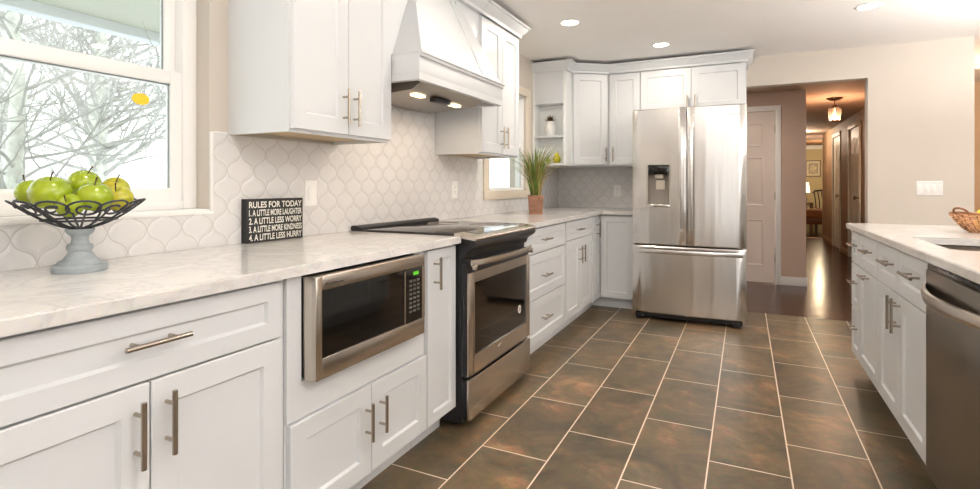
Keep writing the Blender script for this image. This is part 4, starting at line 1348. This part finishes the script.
def blades(n, seed, hmin, hmax, spread, curl):
    rnd = random.Random(seed); b = B()
    for k in range(n):
        a = rnd.uniform(0, 2 * PI); r0 = rnd.uniform(0, 0.04); hh = rnd.uniform(hmin, hmax); out = rnd.uniform(0.02, spread); cc = rnd.uniform(0, curl)
        side = Vector((-math.sin(a), math.cos(a), 0)); d = Vector((math.cos(a), math.sin(a), 0))
        side = (side + Vector((0, 0, 0)) + d * rnd.uniform(-1.5, 1.5)).normalized()
        base = Vector((gx, gy, ZT + 0.134)) + d * r0
        L, Rr = [], []
        for i in range(8):
            t = i / 7
            p = base + d * (out * t ** 1.7 + cc * max(0, t - 0.6) ** 1.5 * 1.5) + Vector((0, 0, hh * (t - cc * 1.2 * max(0, t - 0.55) ** 2)))
            w = 0.0048 * (1 - t) ** 0.55 + 0.0004
            L.append(b.bm.verts.new(p - side * w)); Rr.append(b.bm.verts.new(p + side * w))
        for i in range(7): b.bm.faces.new((L[i], Rr[i], Rr[i + 1], L[i + 1]))
    return b
blades(170, 3, 0.22, 0.46, 0.14, 0.35).done('green_blades', simple('grass_green', (104, 128, 50), 0.5, 0, 0.4, 9), pg, smooth=0)
blades(80, 5, 0.26, 0.47, 0.17, 0.7).done('tan_blades', simple('grass_tan', (166, 146, 84), 0.6, 0, 0.3, 9), pg, smooth=0)
B().box(gx - 0.048, gx + 0.048, gy - 0.048, gy + 0.048, ZT + 0.12, ZT + 0.137).done('soil', simple('moss_soil', (80, 84, 40), 0.95, 0, 0.4, 60, bump=0.5), pg)

# ================================================================ shelf ornaments
px_, py_ = -1.712, 4.868
pn = thing('pineapple_ornament', 'white ceramic pineapple with a dark bronze crown on the middle shelf', 'ornament', (px_, py_, 1.632))
M['ceramic'] = simple('white_ceramic', (242, 240, 236), 0.25, 0, 0.02, 40, bump=0.5, bscale=70)
prof = [(0.0, 0)]
for i in range(15):
    t = i / 14; prof.append((0.030 + 0.024 * math.sin(PI * (0.12 + 0.80 * t)), 0.002 + 0.135 * t))
prof.append((0.02, 0.143)); prof.append((0.0, 0.145))
B().lathe(prof, (px_, py_, 1.632), 28).done('body', M['ceramic'], pn)
b = B()
rnd = random.Random(4)
for ringi, (nl, ln, el) in enumerate(((9, 0.055, 0.5), (8, 0.065, 0.95), (6, 0.075, 1.3))):
    for k in range(nl):
        a = 2 * PI * k / nl + ringi * 0.35
        d = Vector((math.cos(a), math.sin(a), 0)); side = Vector((-math.sin(a), math.cos(a), 0))
        base = Vector((px_, py_, 1.632 + 0.141)) + d * 0.008
        rings = []
        for i in range(5):
            t = i / 4; w = 0.011 * (1 - t) ** 0.7 + 0.0006
            p = base + d * (ln * math.cos(el) * t) + Vector((0, 0, ln * math.sin(el) * t - 0.012 * t * t))
            rings.append([p - side * w, p + Vector((0, 0, 0.002)), p + side * w, p - Vector((0, 0, 0.002))])
        b.ring_skin(rings)
b.done('crown_leaves', simple('dark_bronze', (110, 88, 62), 0.4, 0.7, 0.2, 30), pn)


def pear(x, y, z, s, mat, label):
    t = thing('pear', label, 'pear', (x, y, z))
    prof = [(0.0, 0.004)]
    for r, h in ((0.012, 0.0), (0.026, 0.008), (0.035, 0.022), (0.038, 0.036), (0.035, 0.050), (0.027, 0.064), (0.020, 0.078), (0.016, 0.090), (0.011, 0.098), (0.0, 0.097)):
        prof.append((r * s, h * s))
    B().lathe(prof, (x, y, z), 28).done('flesh', mat, t, smooth=80)
    B().tube([(x, y, z + 0.095 * s), (x + 0.003, y, z + 0.108 * s), (x + 0.008, y, z + 0.118 * s)], 0.0018, 6).done('stalk', M['stem'], t)
M['pear'] = simple('yellow_green_pear_skin', (196, 184, 34), 0.35, 0, 0.15, 20)
pear(-1.645, 4.865, ZU0 + 0.0225, 1.05, M['pear'], 'yellow pear on the bottom shelf behind the grass')
M['pear_g'] = simple('green_pear_skin', (150, 168, 48), 0.35, 0, 0.15, 20)
pear(-1.732, 4.86, ZU0 + 0.0225, 0.62, M['pear_g'], 'small greener pear left of the yellow pear on the bottom shelf')

# ================================================================ wicker basket with lemons
bx_, by_ = 1.12, 3.50
bk = thing('wicker_basket', 'boat-shaped woven wicker basket on the right counter below the switch plate', 'basket', (bx_, by_, ZT))
M['wicker'] = simple('woven_wicker', (196, 148, 108), 0.65, 0, 0.3, 26, bump=0.3, bscale=60)
M['wicker_d'] = simple('dark_wicker', (140, 92, 58), 0.65, 0, 0.3, 26)
b = B()
NST = 28
cosb, sinb = math.cos(YAW + 0.25), math.sin(YAW + 0.25)
def bpt(a, t, wob=0.0):
    rx = 0.105 + 0.095 * t ** 0.75 + wob; ry = 0.070 + 0.055 * t ** 0.75 + wob
    zz = 0.004 + 0.072 * t + 0.020 * t * (math.cos(a) ** 2)
    lx, ly = rx * math.cos(a), ry * math.sin(a)
    return Vector((bx_ + lx * cosb - ly * sinb, by_ + lx * sinb + ly * cosb, ZT + zz))
rows = 9
for r in range(rows):
    t = r / (rows - 1)
    n_ = NST * 4
    b.tube([bpt(2 * PI * k / n_, t, 0.0035 * math.cos(NST * PI * k / n_ * 2 / 2 + (r % 2) * PI)) for k in range(n_)], 0.0050, 6, closed=True)
b.done('weave', M['wicker'], bk)
b = B()
for k in range(NST):
    a = 2 * PI * k / NST
    b.tube([bpt(a, t / 6.0) for t in range(7)], 0.0030, 6)
b.tube([bpt(2 * PI * k / 60, 1.0, 0.002) + Vector((0, 0, 0.006)) for k in range(60)], 0.0065, 8, closed=True)
b.done('stakes_and_rim', M['wicker_d'], bk)
b = B()
fl = [bpt(2 * PI * k / 40, 0.02, -0.004) for k in range(40)]
b.ring_skin([[p + Vector((0, 0, -0.002)) for p in fl], [p + Vector((0, 0, 0.003)) for p in fl]])
b.done('base', M['wicker'], bk)
for sgn in (0, PI):
    pts = []
    c0 = bpt(sgn, 1.0)
    dirv = (bpt(sgn, 1.0) - Vector((bx_, by_, bpt(sgn, 1.0).z))).normalized(); sd = Vector((-dirv.y, dirv.x, 0))
    for k in range(15):
        a = PI * k / 14
        pts.append(c0 + sd * (0.032 * math.cos(a)) + dirv * (0.020 * math.sin(a)) + Vector((0, 0, 0.006 + 0.024 * math.sin(a))))
    B().tube(pts, 0.0055, 8).done('handle', M['wicker_d'], bk)
M['lemon'] = simple('lemon_skin', (246, 214, 40), 0.4, 0, 0.06, 20, bump=0.25, bscale=180)
def lemon(x, y, z, ang, label):
    b = B(); prof = []
    for i in range(17):
        th = PI * i / 16
        prof.append((max(0.0004, 0.030 * math.sin(th) ** 0.9 if 0 < i < 16 else 0.0004), -0.042 * math.cos(th)))
    Rm = Matrix.Rotation(ang, 4, 'Z') @ Matrix.Rotation(PI / 2, 4, 'Y')
    b.lathe(prof, (x, y, z), 20, Rm)
    tag(b.done('lemon', M['lemon'], origin=(x, y, z), smooth=80), label, 'lemon', 'lemons in the wicker basket')
lemon(bx_ - 0.015, by_ + 0.005, ZT + 0.092, 0.5, 'bright yellow lemon showing above the rim in the wicker basket')
lemon(bx_ - 0.045, by_ - 0.035, ZT + 0.046, 0.9, 'yellow lemon low inside the wicker basket, left of the top lemon')
lemon(bx_ + 0.070, by_ + 0.035, ZT + 0.040, 0.2, 'yellow lemon low inside the wicker basket, right of the top lemon')

# ================================================================ torchiere-shaped stands for the added uplights, out of view to the right
for (tx_, ty_, tz_, tp_), lb in zip(UPLIGHTS, ('added white uplight stand, out of view right of the sink counter', 'added white uplight stand, out of view right of the camera')):
    t = thing('added_uplight_stand', lb, 'lamp', (tx_, ty_, 0))
    B().lathe([(0.0, 0), (0.14, 0.0), (0.14, 0.015), (0.03, 0.03), (0.0, 0.03)], (tx_, ty_, 0), 24).done('base', M['plastic'], t)
    B().cyl((tx_, ty_, 0.03), (tx_, ty_, tz_ - 0.12), 0.014).done('pole', M['plastic'], t)
    B().lathe([(0.0, -0.13), (0.05, -0.12), (0.16, -0.03), (0.20, 0.03), (0.195, 0.03), (0.15, -0.025), (0.05, -0.10), (0.0, -0.105)], (tx_, ty_, tz_), 28).done('lamp_shade', M['plastic'], t)

# ================================================================ hall pendant
hx, hy = 1.0, 7.72
pd = thing('pendant_lamp', 'lit glass pendant lamp with bronze canopy on the hall ceiling', 'ceiling lamp', (hx, hy, ZH))
M['bronze'] = simple('dark_bronze_metal', (88, 62, 44), 0.35, 0.9, 0.1)
b = B(); b.lathe([(0.0, ZH), (0.088, ZH), (0.088, ZH - 0.012), (0.05, ZH - 0.028), (0.012, ZH - 0.034), (0.0, ZH - 0.034)], (hx, hy, 0), 28)
b.cyl((hx, hy, ZH - 0.10), (hx, hy, ZH - 0.03), 0.006)
b.lathe([(0.0, ZH - 0.085), (0.026, ZH - 0.09), (0.030, ZH - 0.125), (0.0, ZH - 0.13)], (hx, hy, 0), 20)
b.done('canopy', M['bronze'], pd)
sh = bpy.data.objects.new('x', None); bpy.data.objects.remove(sh)
b = B()
prof = [(0.030, ZH - 0.112), (0.062, ZH - 0.125), (0.073, ZH - 0.150), (0.070, ZH - 0.20), (0.058, ZH - 0.275), (0.055, ZH - 0.282), (0.056, ZH - 0.275), (0.067, ZH - 0.20), (0.069, ZH - 0.152), (0.058, ZH - 0.129), (0.030, ZH - 0.116)]
rings = [[Vector((hx + r * math.cos(2 * PI * k / 36), hy + r * math.sin(2 * PI * k / 36), z)) for k in range(36)] for r, z in prof]
b.ring_skin(rings, True, False, False)
b.done('glass_shade', ribbed_glass('fluted_amber_glass'), pd, smooth=60)
B().lathe([(0.0, ZH - 0.245), (0.012, ZH - 0.238), (0.021, ZH - 0.212), (0.020, ZH - 0.190), (0.011, ZH - 0.155), (0.011, ZH - 0.128), (0.0, ZH - 0.128)], (hx, hy, 0), 20).done('bulb', emis('bulb_glow', (255, 214, 150), 6.0), pd)
def point(name, loc, power, color, r=0.03):
    d = bpy.data.lights.new(name, 'POINT'); d.energy = power; d.color = color; d.shadow_soft_size = r
    o = bpy.data.objects.new(name, d); o.location = loc; COL.objects.link(o)
point('pendant_light', (hx, hy, ZH - 0.262), 22, (1.0, 0.80, 0.62), 0.012)

# second hall lamp, near the end of the hall
h2 = thing('flush_lamp', 'small lit flush lamp at the far end of the hall ceiling', 'ceiling lamp', (1.0, 12.3, ZH))
B().lathe([(0.0, ZH), (0.075, ZH), (0.075, ZH - 0.02), (0.0, ZH - 0.02)], (1.0, 12.3, 0), 24).done('base', M['bronze'], h2)
B().lathe([(0.0, ZH - 0.075), (0.04, ZH - 0.068), (0.062, ZH - 0.045), (0.066, ZH - 0.02), (0.0, ZH - 0.02)], (1.0, 12.3, 0), 24).done('glass_dome', emis('dome_glow', (255, 214, 160), 5.0), h2)
point('flush_lamp_light', (1.0, 12.3, ZH - 0.12), 20, (1.0, 0.80, 0.60), 0.03)

# ================================================================ bedroom glimpsed at the end of the hall
fp = thing('framed_picture', 'square framed print with cream mat on the bedroom wall', 'picture', (1.80, 18.59, 1.65))
FP = face_back(18.598)
def frame_ring(b, u0, u1, v0, v1, w, n0, n1):
    for (a0, a1, c0, c1) in ((u0, u0 + w, v0, v1), (u1 - w, u1, v0, v1), (u0 + w, u1 - w, v0, v0 + w), (u0 + w, u1 - w, v1 - w, v1)):
        p0 = FP(a0, c0, n0); p1 = FP(a1, c1, n1)
        b.box(min(p0.x, p1.x), max(p0.x, p1.x), min(p0.y, p1.y), max(p0.y, p1.y), p0.z, p1.z)
M['frame_wood'] = simple('walnut_frame', (96, 62, 42), 0.4, 0, 0.15)
b = B(); frame_ring(b, 1.66, 2.06, 1.40, 1.90, 0.03, 0, 0.03); b.done('frame', M['frame_wood'], fp)
B().box(1.69, 2.03, 18.580, 18.597, 1.43, 1.87).done('mat_board', simple('cream_mat', (226, 212, 184), 0.8), fp)
b = B()
for (a0, a1, c0, c1) in ((1.745, 1.765, 1.50, 1.80), (1.955, 1.975, 1.50, 1.80), (1.765, 1.955, 1.50, 1.52), (1.765, 1.955, 1.78, 1.80)): b.box(a0, a1, 18.572, 18.58, c0, c1)
b.done('inner_frame', M['frame_wood'], fp)
B().box(1.765, 1.955, 18.576, 18.58, 1.52, 1.78).done('print', simple('faded_print', (206, 190, 164), 0.8, 0, 0.5, 14), fp)
bd = thing('bed', 'low brown bed at the end of the hall', 'bed', (1.55, 15.4, 0))
M['blanket'] = simple('brown_blanket', (150, 96, 56), 0.9, 0, 0.2, 8, bump=0.3)
b = B(); b.box(0.95, 2.45, 14.5, 16.4, 0.22, 0.36, 0.02)
for x in (1.02, 2.38):
    for y in (14.57, 16.33): b.box(x - 0.035, x + 0.035, y - 0.035, y + 0.035, 0, 0.23)
b.done('frame', simple('brown_bed_wood', (122, 74, 44), 0.45, 0, 0.15), bd)
B().box(0.97, 2.43, 14.52, 16.38, 0.36, 0.52, 0.05, 4).done('mattress', M['blanket'], bd)
# rumpled throw with a pale edge
b = B()
N1, N2 = 14, 8
gr = []
for i in range(N1 + 1):
    u = i / N1; row = []
    for j in range(N2 + 1):
        w = j / N2
        z = 0.55 + 0.34 * (1 - u) ** 2.2 + 0.012 * math.sin(9 * u + 5 * w)
        row.append(b.bm.verts.new((1.10 + 0.75 * u, 14.75 + 0.6 * w, z)))
    gr.append(row)
for i in range(N1):
    for j in range(N2): b.bm.faces.new((gr[i][j], gr[i + 1][j], gr[i + 1][j + 1], gr[i][j + 1]))
r_ = bmesh.ops.solidify(b.bm, geom=b.bm.faces[:], thickness=0.03)
o = b.done('throw_blanket', M['blanket'], origin=(1.4, 15, 0.53), smooth=60)
tag(o, 'brown throw rising at the left end of the low bed', 'blanket')
o = B().box(1.02, 1.42, 15.42, 15.60, 0.525, 0.86, 0.07, 4).done('pillow', simple('white_pillow_cotton', (232, 226, 216), 0.9, bump=0.2), origin=(1.2, 15.5, 0.53), smooth=60)
tag(o, 'white pillow standing at the left end of the low bed', 'pillow')
# table lamp on a night stand behind the bed
ns = thing('night_stand', 'small dark night stand behind the bed', 'table', (1.45, 17.6, 0))
b = B(); b.box(1.25, 1.75, 17.4, 17.9, 0.60, 0.64, 0.005)
for x in (1.28, 1.72):
    for y in (17.43, 17.87): b.box(x - 0.02, x + 0.02, y - 0.02, y + 0.02, 0, 0.60)
b.done('table', M['frame_wood'], ns)
tl = thing('table_lamp', 'white shaded table lamp on the night stand', 'lamp', (1.56, 17.6, 0.64))
B().lathe([(0.0, 0.64), (0.07, 0.64), (0.07, 0.66), (0.02, 0.68), (0.035, 0.80), (0.015, 0.92), (0.0, 0.93)], (1.56, 17.6, 0), 20).done('base', M['ceramic'], tl)
B().lathe([(0.0, 0.93), (0.13, 0.93), (0.09, 1.22), (0.0, 1.22)], (1.56, 17.6, 0), 24).done('lamp_shade', emis('lit_lamp_shade', (255, 240, 214), 1.1), tl)
point('bedroom_lamp_light', (1.9, 16.9, 1.75), 45, (1.0, 0.80, 0.52), 0.15)
# dark chair
ch = thing('side_chair', 'dark curved-back chair beside the bedroom wall', 'chair', (2.0, 17.3, 0))
b = B(); b.box(1.78, 2.22, 17.1, 17.5, 0.43, 0.47, 0.01)
b.done('seat', M['black'], ch)
for x, y in ((1.80, 17.12), (2.20, 17.12), (1.80, 17.48), (2.20, 17.48)):
    B().cyl((x, y, 0), (x, y, 0.43), 0.018, 10).done('leg', M['black'], ch)
b = B()
for k in range(5):
    x = 1.82 + 0.09 * k
    b.tube([(x, 17.46, 0.47), (x - 0.01, 17.50, 0.70), (x - 0.04, 17.58, 0.96)], 0.014, 8)
b.tube([(1.76, 17.58, 0.92), (1.80, 17.60, 0.98), (2.0, 17.62, 1.0), (2.16, 17.60, 0.95)], 0.026, 8)
b.done('backrest', M['black'], ch)

# ================================================================ dining area lamp glimpsed at the right edge
dl = thing('chandelier', 'copper armed ceiling lamp at the right edge beyond the wall end', 'ceiling lamp', (2.30, 6.5, ZC))
b = B(); b.lathe([(0.0, ZC), (0.06, ZC), (0.06, ZC - 0.02), (0.0, ZC - 0.025)], (2.30, 6.5, 0), 20); b.cyl((2.30, 6.5, ZC - 0.02), (2.30, 6.5, ZC - 0.14), 0.008)
M['copper'] = simple('copper_metal', (190, 120, 80), 0.3, 1.0, 0.05)
b.done('stem', M['copper'], dl)
for k in range(5):
    a = 2 * PI * k / 5 + PI
    d = Vector((math.cos(a), math.sin(a), 0)); c0 = Vector((2.30, 6.5, ZC - 0.13))
    B().tube([c0 + d * (0.30 * t) + Vector((0, 0, -0.05 * math.sin(PI * t) + 0.03 * t)) for t in [i / 8 for i in range(9)]], 0.008, 8).done('arm', M['copper'], dl)
    B().lathe([(0.0, 0), (0.03, 0.0), (0.035, 0.02), (0.012, 0.03), (0.014, 0.05), (0.0, 0.075)], c0 + d * 0.30 + Vector((0, 0, 0.03)), 14).done('candle_bulb', emis('candle_glow', (255, 214, 160), 3.0), dl)
point('chandelier_light', (2.30, 6.5, ZC - 0.28), 14, (1.0, 0.78, 0.56), 0.08)

# ================================================================ outside the windows
M['snow'] = simple('snow', (236, 240, 244), 0.9, 0, 0.03, 1.5, bump=0.3, bscale=4)
struct(B().box(-40, XW - WT - 0.02, -30, 40, -0.45, -0.35).done('ground_snow', M['snow'], origin=(-15, 5, -0.4)))
M['soffit'] = simple('pale_green_grey_soffit', (206, 208, 192), 0.7, 0, 0.02, 3)
M['fascia'] = simple('white_fascia', (236, 242, 246), 0.5, 0, 0.02, 3)
pr = thing('porch_roof', 'grey-green porch soffit with white gutter seen through the upper left window', 'roof', (-3.0, 1.0, 2.33))
B().box(-4.10, XW - WT - 0.005, -4.0, 9.0, 2.33, 2.40).done('soffit', M['soffit'], pr)
B().box(-4.22, -4.10, -4.0, 9.0, 2.26, 2.44, 0.01).done('gutter', M['fascia'], pr)
M['bark'] = simple('overexposed_bark', (222, 224, 214), 0.9, 0, 0.2, 12, bump=0.5, bscale=30)  # bark coloured pale to stand in for overexposed daylight
M['twig'] = simple('grey_twig', (186, 186, 180), 0.9, 0, 0.2, 10)
def tree(x, y, h, r, seed, label, lean=0.0, first=1.0, nb=26, sc=1.0):
    rnd = random.Random(seed)
    t = thing('bare_tree', label, 'tree', (x, y, -0.36), 'bare winter trees in the yard')
    b = B()
    pts = [Vector((x + lean * k / 8 + rnd.uniform(-0.03, 0.03), y + rnd.uniform(-0.03, 0.03), -0.4 + h * k / 8)) for k in range(9)]
    b.tube(pts, [r * (1 - 0.085 * k) for k in range(9)], 12)
    b.done('trunk', M['bark'], t)
    b = B()
    def branch(p, d, ln, rad, depth):
        n_ = 5; q = [p]; dd = d.copy()
        for i in range(n_):
            dd = (dd + Vector((rnd.uniform(-.22, .22), rnd.uniform(-.22, .22), rnd.uniform(-.10, .20)))).normalized()
            q.append(q[-1] + dd * ln / n_)
        b.tube(q, [rad * (1 - 0.14 * i) for i in range(n_ + 1)], 6 if depth < 2 else 4)
        if depth < 3:
            for i in range(rnd.randint(3, 5) if depth < 2 else rnd.randint(2, 4)):
                k = rnd.randint(1, n_); a = Vector((rnd.uniform(-1, 1), rnd.uniform(-1, 1), rnd.uniform(-.3, .8))).normalized()
                branch(q[k], (dd * 0.55 + a * 0.8).normalized(), ln * rnd.uniform(0.4, 0.65), rad * 0.5, depth + 1)
    for i in range(nb):
        t_ = first / h + (1 - first / h) * (i + rnd.random()) / nb
        k = t_ * 8; k0 = min(7, int(k)); p = pts[k0].lerp(pts[k0 + 1], k - k0)
        a = rnd.uniform(0, 2 * PI)
        branch(p, Vector((math.cos(a), math.sin(a), rnd.uniform(0.15, 0.75))).normalized(), sc * rnd.uniform(1.1, 2.0) * (1.15 - 0.6 * t_), r * 0.21 * (1.1 - 0.6 * t_), 1)
    b.done('branches', M['twig'], t)
tree(-5.2, 2.09, 4.6, 0.080, 11, 'pale bare tree with a thick straight trunk at the left of the window', 0.0, 0.9, 60, 0.8)
tree(-10.0, 5.12, 7.5, 0.18, 23, 'bare forked tree in the middle of the left window', 0.2, 1.6, 110, 1.3)
tree(-17.0, 6.6, 8.0, 0.16, 31, 'distant bare tree farther back between the two near ones', 0.0, 0.8, 44, 1.2)
tree(-17.5, 13.5, 8.0, 0.16, 47, 'distant bare tree to the right of the forked one', 0.0, 0.8, 44, 1.2)
